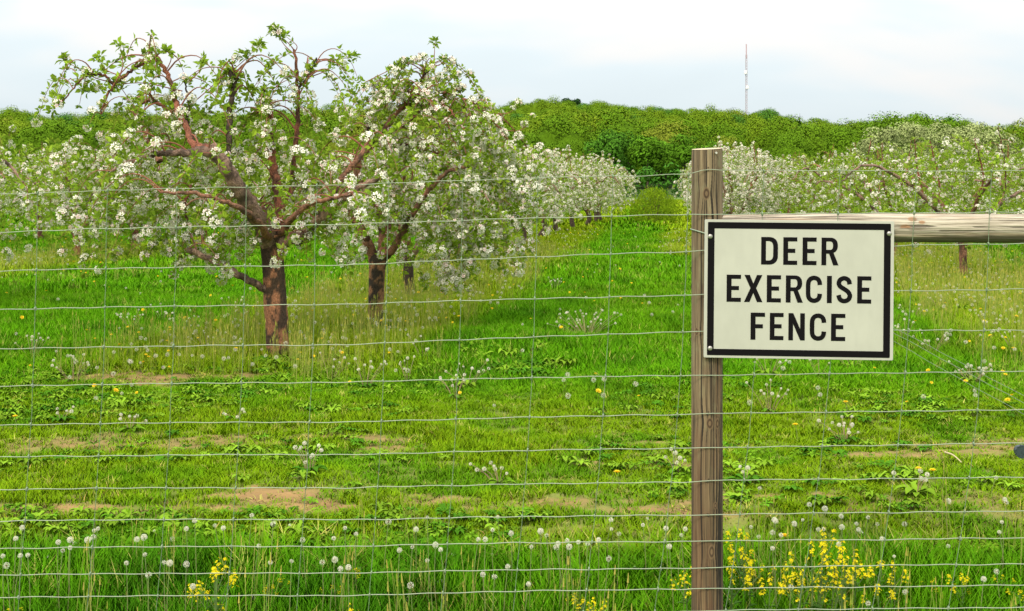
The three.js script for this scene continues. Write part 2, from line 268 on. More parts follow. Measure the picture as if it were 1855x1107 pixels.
function blossomCluster(seed, n, R) {
  const rng = mulberry(seed), g = new Geo();
  for (let k = 0; k < n; k++) {
    const y = 1 - 1.25 * (k + 0.5) / n, an = k * 2.4 + rng() * 0.5, q = Math.sqrt(1 - y * y), d = V(Math.cos(an) * q, y, Math.sin(an) * q), o = d.clone().multiplyScalar(R * (0.75 + 0.3 * rng())), pr = 0.024 * (0.85 + 0.3 * rng());
    const ax = V(rng() - 0.5, rng() - 0.5, rng() - 0.5).cross(d).normalize(), ay = d.clone().cross(ax), pink = rng() < 0.12 ? 0.8 : 1, open = 0.25 + 0.35 * rng();
    for (let j = 0; j < 5; j++) {
      const b = j * 1.2566 + rng() * 0.15, r0 = ax.clone().multiplyScalar(Math.cos(b)).add(ay.clone().multiplyScalar(Math.sin(b))), s0 = ax.clone().multiplyScalar(-Math.sin(b)).add(ay.clone().multiplyScalar(Math.cos(b)));
      const w = 0.88 + 0.12 * rng(), c = [0.92 * w, 0.90 * w * pink, 0.77 * w * (pink < 1 ? 0.9 : 1)], pt = (u, v, h) => o.clone().add(r0.clone().multiplyScalar(pr * u)).add(s0.clone().multiplyScalar(pr * v)).add(d.clone().multiplyScalar(pr * h));
      const pn = d.clone().multiplyScalar(0.8).add(V(0, 0.75, 0)).normalize(), pk = [pt(0.1, 0, 0), pt(0.65, 0.36, open * 0.5), pt(1, 0.12, open), pt(1, -0.12, open), pt(0.65, -0.36, open * 0.5)].map((q2) => g.v(q2, pn, c)); g.tri(pk[0], pk[2], pk[1]); g.tri(pk[0], pk[3], pk[2]); g.tri(pk[0], pk[4], pk[3]);
    }
    const st = [0.6, 0.55, 0.15], e = o.clone().add(d.clone().multiplyScalar(pr * 0.35));
    g.face([e.clone().add(ax.clone().multiplyScalar(pr * 0.18)), e.clone().add(ay.clone().multiplyScalar(pr * 0.2)), e.clone().sub(ax.clone().multiplyScalar(pr * 0.18)), e.clone().sub(ay.clone().multiplyScalar(pr * 0.2))], st);
  }
  return g.get();
}
const WHORLS = [0, 1, 2, 3].map((k) => leafWhorl(900 + k, 5 + k % 2, 0.057)), BLOSSOMS = [0, 1, 2, 3].map((k) => blossomCluster(950 + k, 8 + k, 0.04 + 0.004 * k));
const BROWN = [0.27, 0.13, 0.08], RED = [0.26, 0.095, 0.055], GREY = [0.27, 0.175, 0.13], DARK = [0.075, 0.05, 0.035];
const barkColor = (c, seed) => (s, a, p) => { const n = fbm(p.x * 9 + seed, p.y * 6, p.z * 9, 3), m = sm(0.5, 0.62, fbm(p.x * 14 + seed, p.y * 10, p.z * 14 + 3, 3)); return c.map((q, k) => lerp(q * (1.9 + n * 1.5), [0.075, 0.052, 0.036][k], m * 0.75)); };
// cfg: base, trunk {pts, r}, limbs [{pts, r0, r1, c}], hull [[centre, rx, ry, rz, weight]], targets, shoots [pts], blossom share, single (blossom clusters that are parts)
function appleTree(cfg, name, label, group) {
  const rng = mulberry(cfg.seed), t = thing(name, cfg.base, label, 'apple tree', group), nodes = [], spurs = [], twigs = new Geo();
  const tg = new Geo(), tp = smooth(cfg.trunk.pts, cfg.low ? 22 : 70); tube(tg, tp, (s) => cfg.trunk.r(s), cfg.low ? 14 : 36, cfg.trunk.c ?? barkColor(BROWN, cfg.seed), 0.10, 9); mesh('trunk', tg, barkMat, t);
  for (const l of cfg.limbs) {
    const g = new Geo(), pts = smooth(l.pts, Math.max(8, l.pts.length * 6)), q = pts.map((p, k) => (k > 1 ? p.clone().add(V(rng() - 0.5, rng() - 0.5, rng() - 0.5).multiplyScalar(0.022)) : p));
    tube(g, q, (s) => lerp(l.r0, l.r1, Math.pow(s, 0.85)), l.r0 > 0.03 ? 12 : 7, barkColor(l.c ?? GREY, cfg.seed + 3), 0.12, 14); mesh('limb', g, barkMat, t);
    q.forEach((p, k) => { if (k > 2 || l.r0 < 0.03) nodes.push({ p, r: lerp(l.r0, l.r1, k / q.length), top: p.y }); });
    if (l.r0 < 0.035) for (let k = 2; k < q.length; k++) if (rng() < 0.45) spurs.push([q[k], V(rng() - 0.5, rng() * 0.8 + 0.1, rng() - 0.5).normalize()]);
  }
  const tot = cfg.hull.reduce((a, h) => a + h[4], 0), targets = [];
  for (let k = 0; k < cfg.targets; k++) {
    let w = rng() * tot, h = cfg.hull[0]; for (const e of cfg.hull) { w -= e[4]; if (w <= 0) { h = e; break; } }
    const d = V(rng() * 2 - 1, rng() * 2 - 1, rng() * 2 - 1).normalize().multiplyScalar(Math.pow(rng(), 0.45)), p = h[0].clone().add(V(d.x * h[1], d.y * h[2], d.z * h[3]));
    let best = 1e9; for (const n of nodes) best = Math.min(best, n.p.distanceToSquared(p)); targets.push([best, p]);
  }
  targets.sort((a, b) => a[0] - b[0]);
  const spurAlong = (pts, from, gap) => {
    let acc = 0; for (let k = 1; k < pts.length; k++) { acc += pts[k].distanceTo(pts[k - 1]); if (k / pts.length < from) { acc = 0; continue; } while (acc > gap) { acc -= gap * (0.7 + 0.6 * rng()); spurs.push([pts[k].clone().lerp(pts[k - 1], rng()), V(rng() - 0.5, rng() * 0.75, rng() - 0.5).normalize()]); } }
    spurs.push([pts[pts.length - 1], pts[pts.length - 1].clone().sub(pts[pts.length - 2]).normalize().add(V(0, 0.35, 0)).normalize()]);
  };
  const twigC = (r) => { const c = r < 0.5 ? RED : r < 0.8 ? BROWN : DARK; return () => c; };
  const limbNodes = nodes.slice();
  for (let k = 0; k < (cfg.sprays ?? 0); k++) {   // thin arching branches springing from the limbs, bare at first, leafy towards the tip
    const N = limbNodes[Math.floor(rng() * limbNodes.length)]; if (N.p.y < 1.0) continue;
    const a = rng() * 6.283, L = 0.28 + 0.46 * rng(), o = V(Math.cos(a), 0, Math.sin(a) * 0.8), rise = 0.12 + 0.4 * rng(), q = (t) => N.p.clone().add(o.clone().multiplyScalar(L * t)).add(V((rng() - 0.5) * 0.03, rise * L * 4 * t * (1 - t) * 0.9 - 0.42 * L * t * t, (rng() - 0.5) * 0.03));
    const pts = smooth([N.p, q(0.22), q(0.45), q(0.72), q(1)], 12), r0 = Math.min(N.r * 0.6, 0.006 + 0.005 * rng()), c = rng() < 0.75 ? RED : BROWN;
    tube(twigs, pts, (s) => lerp(r0, 0.0018, s), 6, () => c.map((v) => v * 0.95), 0, 1, false); pts.forEach((p, j) => { if (j > 3) nodes.push({ p, r: lerp(r0, 0.002, j / 12) }); }); spurAlong(pts, 0.45, 0.085);
  }
  for (const [, T] of targets) {
    let best = 1e9, N = null; for (const n of nodes) { const d = n.p.distanceToSquared(T) * (n.p.y < T.y - 0.5 ? 1.2 : 1); if (d < best) { best = d; N = n; } }
    const len = Math.sqrt(best); if (len > 1.3 || len < 0.05) continue;
    const mid = N.p.clone().lerp(T, 0.5).add(V((rng() - 0.5) * 0.2 * len, (0.12 + 0.22 * rng()) * len, (rng() - 0.5) * 0.2 * len)), out = T.clone().setY(0).normalize();
    const tail = T.clone().add(V(out.x * 0.07 + (rng() - 0.5) * 0.12, -0.06 - 0.17 * rng(), out.z * 0.07 + (rng() - 0.5) * 0.12)), pts = smooth([N.p, mid, T, tail], cfg.low ? 5 : 8);
    const r0 = Math.min(N.r * 0.7, 0.0035 + 0.006 * len + 0.002 * rng()), c = twigC(rng());
    tube(twigs, pts, (s) => lerp(r0, 0.0016, s), cfg.low ? 3 : 5, c, 0, 1, false);
    pts.forEach((p, k) => { if (k > 1) nodes.push({ p, r: lerp(r0, 0.002, k / pts.length) }); });
    spurAlong(pts, 0.3, cfg.gap ?? 0.075);
  }
  for (const s of cfg.shoots ?? []) { const pts = smooth(s, 12); tube(twigs, pts, (q) => lerp(0.0065, 0.0022, q), 5, twigC(0.2), 0, 1, false); spurAlong(pts, 0.5, 0.06); for (let k = 0; k < 3; k++) spurs.push([pts[12].clone().add(V(rng() - 0.5, rng() - 0.5, rng() - 0.5).multiplyScalar(0.05)), V(rng() - 0.5, rng(), rng() - 0.5).normalize()]); }
  mesh('twigs', twigs, twigMat, t, 'stuff');
  const lw = WHORLS.map(() => []), bl = [], q = new THREE.Quaternion(), Y = V(0, 1, 0), tint = (a) => [0.62 + 0.75 * a, 0.68 + 0.6 * a, 0.6 + 0.7 * a];
  for (const [p, d] of spurs) {
    const put = (size, k) => { q.setFromUnitVectors(Y, d).multiply(new THREE.Quaternion().setFromAxisAngle(Y, rng() * 6.28)); const s = size * (0.75 + 0.5 * rng()); return new THREE.Matrix4().compose(p.clone().add(d.clone().multiplyScalar(k)), q, V(s, s, s)); };
    lw[Math.floor(rng() * 4)].push({ m: put(cfg.leafSize ?? 1, 0), c: tint(rng()) });
    if (rng() < cfg.bloom * (cfg.bloomAt ? cfg.bloomAt(p) : 1)) { const w = 0.86 + 0.14 * rng(); bl.push({ m: put(cfg.bloomSize ?? 1, 0.02 + 0.02 * rng()), c: [w, w, w * (0.95 + 0.05 * rng())], k: Math.floor(rng() * 4), z: p.z }); }
  }
  lw.forEach((l, k) => l.length && scatter('leaves', WHORLS[k], appleLeafMat, l, t));
  bl.sort((a, b) => b.z - a.z);
  bl.splice(0, cfg.single ?? 0).forEach((e) => { const m = mesh('blossom_cluster', BLOSSOMS[e.k], petalMat, t); m.applyMatrix4(e.m); });
  BLOSSOMS.forEach((b, k) => { const l = bl.filter((e) => e.k === k); if (l.length) scatter('blossom', b, petalMat, l, t); });
  return t;
}
const local = (base, d0) => { const L = (u, v, dd = 0) => P(u, v, d0 + dd).sub(base), S = d0 / F; return { L, S, line: (...a) => a.map((q) => L(...q)), hull: (...a) => a.map(([u, v, ru, rv, rd, w, dd = 0]) => [L(u, v, dd), ru * S, rv * S, rd, w]) }; };
{ // the nearest tree: gnarled trunk, one great limb to the upper left, one to the right
  const d0 = 11.5, base = P(503, 650, d0), { L, line, hull } = local(base, d0);
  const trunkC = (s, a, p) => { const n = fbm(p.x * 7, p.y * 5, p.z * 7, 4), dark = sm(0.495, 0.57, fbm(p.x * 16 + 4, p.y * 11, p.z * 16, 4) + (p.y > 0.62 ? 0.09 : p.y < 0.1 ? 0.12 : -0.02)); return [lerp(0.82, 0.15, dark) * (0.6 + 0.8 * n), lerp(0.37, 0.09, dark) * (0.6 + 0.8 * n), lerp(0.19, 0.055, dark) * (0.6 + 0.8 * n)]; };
  const cfg = {
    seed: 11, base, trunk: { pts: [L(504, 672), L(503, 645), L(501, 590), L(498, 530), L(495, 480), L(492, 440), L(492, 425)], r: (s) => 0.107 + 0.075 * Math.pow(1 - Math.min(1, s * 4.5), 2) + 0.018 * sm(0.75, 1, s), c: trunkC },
    limbs: [
      { pts: line([492, 450], [478, 412, -0.14], [455, 378, -0.32], [430, 338, -0.5], [404, 295, -0.62], [382, 268, -0.66]), r0: 0.092, r1: 0.058, c: GREY },
      { pts: line([398, 288, -0.64], [372, 274, -0.7], [340, 276, -0.75], [308, 278, -0.78], [280, 279, -0.8], [240, 292, -0.8], [205, 308, -0.8]), r0: 0.05, r1: 0.014, c: GREY },
      { pts: line([384, 270, -0.66], [350, 262, -0.6], [338, 232, -0.5], [323, 208, -0.4], [318, 178, -0.2], [306, 142, 0], [292, 115, 0], [276, 104, 0]), r0: 0.036, r1: 0.017, c: RED },
      { pts: line([277, 105], [256, 116, -0.1], [228, 135, -0.2], [206, 155, -0.3], [192, 178, -0.35], [184, 205, -0.4]), r0: 0.02, r1: 0.008, c: RED },
      { pts: line([206, 153, -0.3], [186, 136, -0.35], [162, 135, -0.4], [140, 150, -0.5], [122, 174, -0.55], [104, 192, -0.6]), r0: 0.015, r1: 0.005, c: RED },
      { pts: line([321, 205, -0.1], [292, 190, 0.1], [266, 182, 0.2], [247, 200, 0.3], [225, 225, 0.4]), r0: 0.026, r1: 0.008, c: RED },
      { pts: line([290, 292, -0.5], [270, 254, -0.4], [255, 224, -0.35], [240, 198, -0.3]), r0: 0.032, r1: 0.024, c: BROWN },
      { pts: line([342, 258, -0.15], [341, 215, -0.2], [339, 175, -0.2], [336, 145, -0.2]), r0: 0.017, r1: 0.007, c: DARK },
      { pts: line([410, 300, -0.2], [414, 250, -0.1], [416, 200, 0], [421, 160, 0], [416, 128, 0]), r0: 0.03, r1: 0.024, c: DARK },
      { pts: line([420, 165, 0], [428, 145, 0], [424, 132, 0]), r0: 0.02, r1: 0.018, c: DARK },
      { pts: line([505, 425], [508, 390, 0.1], [502, 340, 0.15], [493, 290, 0.2], [490, 235, 0.2], [488, 180, 0.2]), r0: 0.058, r1: 0.026, c: RED },
      { pts: line([492, 285, 0.2], [480, 230, 0.1], [477, 195, 0.1], [478, 160, 0.1]), r0: 0.022, r1: 0.009, c: DARK },
      { pts: line([512, 400, 0.1], [528, 330, 0.3], [536, 260, 0.3], [540, 200, 0.3], [538, 150, 0.3], [534, 88, 0.3]), r0: 0.036, r1: 0.012, c: RED },
      { pts: line([540, 160, 0.3], [556, 142, 0.3], [566, 125, 0.3], [574, 106, 0.3]), r0: 0.014, r1: 0.009, c: DARK },
      { pts: line([497, 462], [520, 434, -0.05], [548, 431, -0.1], [560, 418, -0.1], [572, 402, -0.15], [598, 378, -0.2], [628, 354, -0.25], [655, 337, -0.3], [690, 322, -0.35]), r0: 0.07, r1: 0.022, c: GREY },
      { pts: line([590, 384, -0.2], [606, 345, -0.1], [628, 312, 0], [648, 290, 0], [664, 262, 0.1]), r0: 0.04, r1: 0.02, c: BROWN },
      { pts: line([505, 430], [530, 395, -0.3], [560, 370, -0.5], [598, 360, -0.7], [640, 352, -0.9]), r0: 0.04, r1: 0.012, c: BROWN },
      { pts: line([488, 420], [475, 380, 0.4], [440, 340, 0.8], [400, 315, 1.1]), r0: 0.045, r1: 0.012, c: BROWN },
      { pts: line([490, 440], [470, 405, -0.5], [420, 370, -0.9], [350, 350, -1.1], [290, 350, -1.2]), r0: 0.04, r1: 0.01, c: BROWN },
      { pts: line([480, 524, -0.05], [455, 510, -0.15], [425, 495, -0.25], [395, 475, -0.3], [365, 462, -0.35], [340, 451, -0.4]), r0: 0.036, r1: 0.026, c: GREY },
      { pts: line([345, 335, -0.5], [336, 372, -0.55], [338, 400, -0.55]), r0: 0.018, r1: 0.01, c: RED },
    ],
    hull: hull([205, 335, 150, 105, 0.85, 3.2], [395, 345, 150, 110, 0.85, 2.6, 0.35], [300, 215, 170, 45, 0.6, 0.85], [560, 325, 95, 110, 0.9, 2.0, 0.1], [535, 200, 80, 70, 0.5, 0.7, 0.3], [270, 425, 190, 34, 0.7, 1.0], [440, 250, 110, 70, 0.7, 0.9, 0.3], [375, 440, 110, 40, 0.5, 0.45], [590, 430, 55, 40, 0.4, 0.3]),
    targets: 350, sprays: 120, gap: 0.09, bloom: 0.40, bloomSize: 0.9, single: 150, bloomAt: (p) => (p.y > 2.5 ? 0.15 : p.y > 2.2 ? 0.6 : 1),
    shoots: [line([205, 150, -0.3], [170, 140, -0.3], [115, 108, -0.3]), line([210, 150, -0.3], [222, 120, -0.3], [218, 84, -0.3]), line([280, 106], [276, 98], [278, 90]), line([300, 130], [310, 105], [302, 92]), line([225, 140, -0.2], [190, 125, -0.2], [180, 108, -0.2]), line([340, 150, -0.2], [360, 130, -0.2], [366, 116, -0.2]),
      line([388, 150, 0], [430, 120, 0], [470, 82, 0]), line([345, 190, -0.1], [380, 160, 0], [440, 100, 0]), line([534, 92, 0.3], [520, 76, 0.3], [494, 60, 0.3]), line([535, 100, 0.3], [514, 80, 0.3], [500, 55, 0.3]), line([534, 95, 0.3], [538, 84, 0.3], [518, 66, 0.3]), line([574, 108, 0.3], [600, 108, 0.3], [640, 104, 0.3]), line([490, 165, 0.2], [510, 150, 0.2], [532, 140, 0.3]),
      line([560, 140, 0.3], [590, 128, 0.3], [602, 116, 0.3]), line([330, 165, -0.1], [250, 150, 0], [160, 165, 0])],
  };
  appleTree(cfg, 'apple_tree', 'gnarled blossoming apple tree with thick reddish trunk and one low bare side limb');
}
{ // the second tree of the row
  const d0 = 13.8, base = P(681, 597, d0), { L, line, hull } = local(base, d0);
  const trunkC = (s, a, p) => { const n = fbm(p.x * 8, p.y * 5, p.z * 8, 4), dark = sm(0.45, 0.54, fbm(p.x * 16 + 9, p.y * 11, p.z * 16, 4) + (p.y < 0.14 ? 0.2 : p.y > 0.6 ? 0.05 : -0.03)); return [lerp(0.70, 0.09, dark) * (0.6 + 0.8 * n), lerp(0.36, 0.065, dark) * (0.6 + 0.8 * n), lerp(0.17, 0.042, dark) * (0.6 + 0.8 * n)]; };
  const cfg = {
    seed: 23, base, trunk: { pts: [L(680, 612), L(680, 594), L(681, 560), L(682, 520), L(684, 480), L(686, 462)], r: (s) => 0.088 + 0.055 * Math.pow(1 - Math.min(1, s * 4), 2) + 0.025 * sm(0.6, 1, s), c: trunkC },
    limbs: [
      { pts: line([682, 480], [670, 448, -0.05], [656, 420, -0.1], [640, 396, -0.15], [624, 376, -0.2], [606, 362, -0.25], [580, 352, -0.3]), r0: 0.066, r1: 0.025, c: BROWN },
      { pts: line([688, 480], [696, 440, 0.05], [694, 400, 0.1], [678, 360, 0.15], [655, 330, 0.2], [648, 300, 0.2], [670, 264, 0.15], [700, 232, 0.1], [717, 206, 0.1], [738, 186, 0.1], [752, 178, 0.1]), r0: 0.066, r1: 0.03, c: BROWN },
      { pts: line([752, 178, 0.1], [775, 177, 0], [800, 188, -0.1], [826, 212, -0.2], [842, 240, -0.3], [846, 262, -0.3]), r0: 0.024, r1: 0.008, c: RED },
      { pts: line([758, 178, 0.1], [800, 180, 0.2], [838, 190, 0.2], [862, 214, 0.1], [880, 244, 0], [886, 264, 0]), r0: 0.024, r1: 0.008, c: RED },
      { pts: line([748, 184, 0.1], [722, 168, 0.2], [694, 182, 0.3], [674, 212, 0.35], [662, 246, 0.4]), r0: 0.018, r1: 0.006, c: RED },
      { pts: line([738, 192, 0.1], [778, 190, -0.2], [806, 214, -0.4], [822, 258, -0.5]), r0: 0.018, r1: 0.006, c: RED },
      { pts: line([755, 179, 0.1], [806, 168, 0.0], [862, 190, -0.1], [905, 232, -0.2], [926, 268, -0.2]), r0: 0.02, r1: 0.006, c: RED },
      { pts: line([728, 198, 0.1], [742, 176, -0.1], [770, 172, -0.3], [792, 206, -0.5], [798, 240, -0.55]), r0: 0.016, r1: 0.006, c: RED },
      { pts: line([720, 235, 0.1], [745, 215, 0.0], [765, 195, -0.1], [785, 180, -0.15]), r0: 0.03, r1: 0.014, c: BROWN },
      { pts: line([676, 262, 0.1], [668, 225, 0], [680, 205, 0], [692, 180, 0], [705, 156, 0], [722, 149, 0], [742, 157, 0]), r0: 0.024, r1: 0.009, c: DARK },
      { pts: line([735, 192, 0.1], [755, 160, 0.15], [765, 140, 0.15], [770, 124, 0.15]), r0: 0.02, r1: 0.011, c: DARK },
      { pts: line([764, 142, 0.15], [776, 130, 0.15], [786, 116, 0.15]), r0: 0.01, r1: 0.006, c: DARK },
      { pts: line([690, 340, 0.1], [668, 312, 0.0], [642, 300, 0], [626, 310, -0.1], [606, 335, -0.1]), r0: 0.026, r1: 0.01, c: BROWN },
      { pts: line([688, 472], [712, 452, -0.1], [730, 420, -0.2], [752, 380, -0.3], [780, 340, -0.4], [815, 310, -0.5], [850, 300, -0.55]), r0: 0.052, r1: 0.016, c: BROWN },
      { pts: line([690, 440, 0.1], [730, 370, 0.5], [780, 320, 0.8], [840, 290, 0.9], [900, 290, 0.9]), r0: 0.045, r1: 0.012, c: BROWN },
      { pts: line([700, 272, 0.1], [735, 262, 0.1], [770, 270, 0.1], [800, 280, 0.1]), r0: 0.02, r1: 0.01, c: RED },
      { pts: line([870, 192, 0.2], [900, 205, 0.2], [935, 240, 0.2], [958, 275, 0.2]), r0: 0.012, r1: 0.005, c: RED },
    ],
    hull: hull([760, 330, 140, 110, 1.0, 2.6], [880, 330, 92, 100, 0.9, 2.3], [700, 225, 85, 40, 0.5, 0.45], [860, 250, 75, 42, 0.6, 0.8], [800, 425, 135, 50, 0.8, 1.3], [645, 330, 75, 75, 0.7, 0.7], [938, 345, 46, 85, 0.55, 1.3], [880, 425, 95, 50, 0.7, 1.0], [800, 490, 60, 28, 0.4, 0.3]),
    targets: 400, sprays: 110, gap: 0.09, bloom: 0.46, bloomSize: 0.9, single: 150, bloomAt: (p) => (p.y > 2.75 ? 0.55 : 1),
    shoots: [line([786, 118, 0.15], [787, 95, 0.15], [788, 76, 0.15]), line([680, 205, 0], [705, 185, 0], [730, 115, 0]), line([660, 150, 0], [700, 130, 0], [745, 112, 0]), line([786, 118, 0.15], [796, 118, 0.15], [802, 110, 0.15]), line([770, 135, 0.15], [790, 150, 0.15], [812, 130, 0.15]), line([760, 150, 0.1], [800, 155, 0.1], [822, 140, 0.1]), line([770, 160, 0.1], [810, 165, 0.1], [835, 160, 0.1]), line([770, 135, 0.15], [765, 118, 0.15], [768, 104, 0.15]),
      line([880, 205, 0.2], [920, 205, 0.2], [938, 192, 0.2]), line([900, 235, 0.2], [945, 235, 0.2], [962, 215, 0.2]), line([640, 190, 0.1], [650, 165, 0.1], [676, 156, 0.1])],
  };
  appleTree(cfg, 'apple_tree', 'blossoming apple tree with a dark forked trunk and arching red branches, second in its row');
}
// further trees: a few grown shapes, copied along their rows
function smallTree(seed, o) {
  const rng = mulberry(seed), h = 0.55 + 0.2 * rng(), limbs = [], hull = [], n = 4 + Math.floor(rng() * 2), bend = o.bend ?? 0;
  const top = V(bend, h, 0);
  for (let k = 0; k < n; k++) {
    const a = k / n * 6.283 + rng() * 0.7, c = Math.cos(a), s = Math.sin(a), R = o.r * (0.6 + 0.25 * rng()), H = o.h * (0.62 + 0.22 * rng());
    limbs.push({ pts: [top.clone().setY(h - 0.12), V(c * R * 0.3, lerp(h, H, 0.45), s * R * 0.3), V(c * R * 0.65, lerp(h, H, 0.85), s * R * 0.65), V(c * R, H, s * R), V(c * R * 1.2, H * 0.86, s * R * 1.2)], r0: 0.05, r1: 0.012, c: k % 2 ? BROWN : GREY });
    limbs.push({ pts: [V(c * R * 0.4, lerp(h, H, 0.55), s * R * 0.4), V(c * R * 0.5 + 0.1, H, s * R * 0.5), V(c * R * 0.5 + (rng() - 0.5) * 0.3, o.h * (0.92 + 0.12 * rng()), s * R * 0.5)], r0: 0.025, r1: 0.008, c: RED });
  }
  hull.push([V(0, o.h * 0.62, 0), o.r, o.h * 0.3, o.r, 3], [V(0, o.h * 0.42, 0), o.r * 0.95, o.h * 0.2, o.r * 0.95, 1.3], [V(0, o.h * 0.84, 0), o.r * 0.6, o.h * 0.16, o.r * 0.6, 0.7]);
  return { seed, trunk: { pts: [V(0, -0.15, 0), V(0.02, 0.1, 0), V(bend * 1.6, h * 0.5, 0), top], r: (s) => o.tr * (1 + 0.25 * (1 - s)), c: o.tc && barkColor(o.tc, seed) }, limbs, hull, low: true, targets: o.targets, gap: o.gap, bloom: o.bloom, bloomSize: o.bs ?? 1, leafSize: o.ls ?? 1, base: V(0, 0, 0) };
}
const rng0 = mulberry(7);
const placeTree = (proto, x, d, turn, s, label, group) => {
  const o = proto.used ? proto.tree.clone() : proto.tree;
  if (proto.used) { o.name = numbered('apple_tree'); scene.add(o); } proto.used = true;
  o.position.set(x, gy(x, d), -d); o.rotation.y = turn; o.scale.setScalar(s); tag(o, label, 'apple tree', group); return o;
};
const proto = (seed, o) => ({ tree: appleTree(smallTree(seed, o), 'apple_tree', 'x y z w'), used: false });
{
  // the main row, going away behind the second tree
  const A = [61, 62, 63].map((s, k) => proto(s, { r: 1.75, h: 2.75, tr: 0.075, targets: 340, gap: 0.095, bloom: 0.5, bs: 0.88, bend: 0.05 * k, tc: DARK }));
  const list = [[17.6, -1.5, 0.92], [21.5, -1.15, 0.92], [25.5, -0.98, 1], [29.5, -0.2, 1], [33.5, 0.35, 1], [38, 0.87, 1.05], [42, 1.5, 1.05], [45.5, 2.3, 1.05], [49.5, 3.0, 1.1], [53.5, 3.7, 1.1], [57.5, 4.2, 1.1]];
  list.forEach(([d, x, s], k) => placeTree(A[k % 3], x, d, k * 1.9, s, k === 0 ? 'apple tree on a thin dark bent trunk just behind the second tree' : k === 1 ? 'apple tree behind the bent dark trunk, fourth in the main row' : k === 2 ? 'apple tree fifth in the main row, its dark trunk under hanging blossom' : ORD[k + 2] + ' blossoming apple tree of the main row beside the lane, counted from the gnarled tree', k > 2 ? 'far trees of the main row' : undefined));
  // the row behind the signpost, white with blossom
  const B = [71, 72, 73].map((s) => proto(s, { r: 1.9, h: 2.95, tr: 0.09, targets: 380, gap: 0.085, bloom: 0.78, bs: 0.8, ls: 0.9, tc: DARK }));
  [[34, 6.3, 0.98], [38, 7.0, 1.0], [42, 7.7, 1.04], [46, 8.3, 1.06], [50, 9.0, 1.08], [54.5, 9.6, 1.12], [59, 10.2, 1.12]].forEach(([d, x, s], k) => placeTree(B[k % 3], x, d, k * 2.3 + 1, s, ORD[k] + ' apple tree, counted from near, of the white row behind the signpost', 'white trees in the row behind the signpost'));
  // the row beyond the rail
  const C = [81, 82, 83].map((s) => proto(s, { r: 2.25, h: 2.6, tr: 0.062, targets: 400, sprays: 60, gap: 0.1, bloom: 0.22, bs: 0.9, tc: BROWN }));
  [[21, 7.8, 1], [27, 8.5, 1.02], [32.5, 9.2, 1.05], [38, 9.9, 1.08], [44, 10.7, 1.1], [50, 11.4, 1.15], [56, 12.2, 1.15]].forEach(([d, x, s], k) => placeTree(C[k % 3], x, d, k * 1.7 + 0.6, s, k ? ORD[k] + ' spreading apple tree, counted from near, of the row above the rail' : 'spreading apple tree whose short forked trunk shows below the rail beside the sign', k ? 'farther trees of the row above the rail' : undefined));
  [[31, 15.2, 1.12], [38, 16.4, 1.15], [46, 17.5, 1.2], [36, 13.2, 1.0]].forEach(([d, x, s], k) => placeTree(C[(k + 1) % 3], x, d, k * 2.9, s, ORD[k] + ' apple tree of the outermost row above the end of the rail', 'trees of the outermost row'));
  // the row on the other side
  const D = [91, 92, 93].map((s) => proto(s, { r: 2.1, h: 2.65, tr: 0.08, targets: 420, gap: 0.1, bloom: 0.26, bs: 0.9, tc: RED }));
  [[16, -7.95, 1.08], [26.5, -9.5, 0.98], [29, -9.0, 1], [33.5, -8.5, 1], [38, -7.9, 1.05], [43, -7.2, 1.08], [48, -6.6, 1.1], [54, -5.9, 1.1], [30, -14.5, 1.1], [36, -14.0, 1.1], [42, -13, 1.15], [48, -12.4, 1.15]].forEach(([d, x, s], k) => placeTree(D[k % 3], x, d, k * 2.1 + 0.3, s, k === 0 ? 'apple tree at the edge of the view whose limb slants down to the grass' : ORD[k] + ' blossoming apple tree of the rows seen behind the gnarled tree', k ? 'trees of the rows behind the gnarled tree' : undefined));
}
{ // the bush that closes the lane
  const b = P(1186, 403, 54), t = thing('bush', V(b.x, 0, b.z), 'round yellowish green bush closing the end of the grass lane', 'bush'), rng = mulberry(5), st = new Geo();
  for (let k = 0; k < 26; k++) { const a = rng() * 6.28, r = 0.9 * Math.sqrt(rng()); tube(st, smooth([V(Math.cos(a) * r * 0.2, -0.05, Math.sin(a) * r * 0.2), V(Math.cos(a) * r * 0.6, 0.7, Math.sin(a) * r * 0.6), V(Math.cos(a) * r, 1.45 - r * r * 0.5, Math.sin(a) * r)], 5), (s) => lerp(0.014, 0.004, s), 4, () => [0.16, 0.1, 0.05], 0, 1, false); }
  mesh('stems', st, twigMat, t, 'stuff');
  const g = new Geo();
  for (let k = 0; k < 4200; k++) { const a = rng() * 6.283, y = rng(), bumpy = 0.72 + 0.55 * fbm(Math.cos(a) * 1.6 + 4, y * 2.2, Math.sin(a) * 1.6, 3), r = 1.12 * bumpy * Math.sqrt(rng()) * Math.sqrt(1 - Math.pow(Math.abs(y - 0.3) / 0.72, 2.2)), p = V(Math.cos(a) * r, 0.05 + y * 1.42 * (0.82 + 0.36 * noise3(Math.cos(a) * 3, 2, Math.sin(a) * 3)) + 0.22 * rng() * rng(), Math.sin(a) * r); if (!(r > 0)) continue; const s = 0.045 * (0.6 + rng()), c = 0.7 + 0.6 * rng(), u = V(rng() - 0.5, rng() * 1.4, rng() - 0.5).normalize(), w = V(rng() - 0.5, rng() - 0.5, rng() - 0.5).cross(u).normalize(); g.face([p.clone().sub(u.clone().multiplyScalar(s)), p.clone().add(w.clone().multiplyScalar(s * 0.45)), p.clone().add(u.clone().multiplyScalar(s)), p.clone().sub(w.clone().multiplyScalar(s * 0.45))], [0.22 * c, 0.34 * c, 0.014 * c]); }
  mesh('leaves', g, appleLeafMat, t, 'stuff');
}

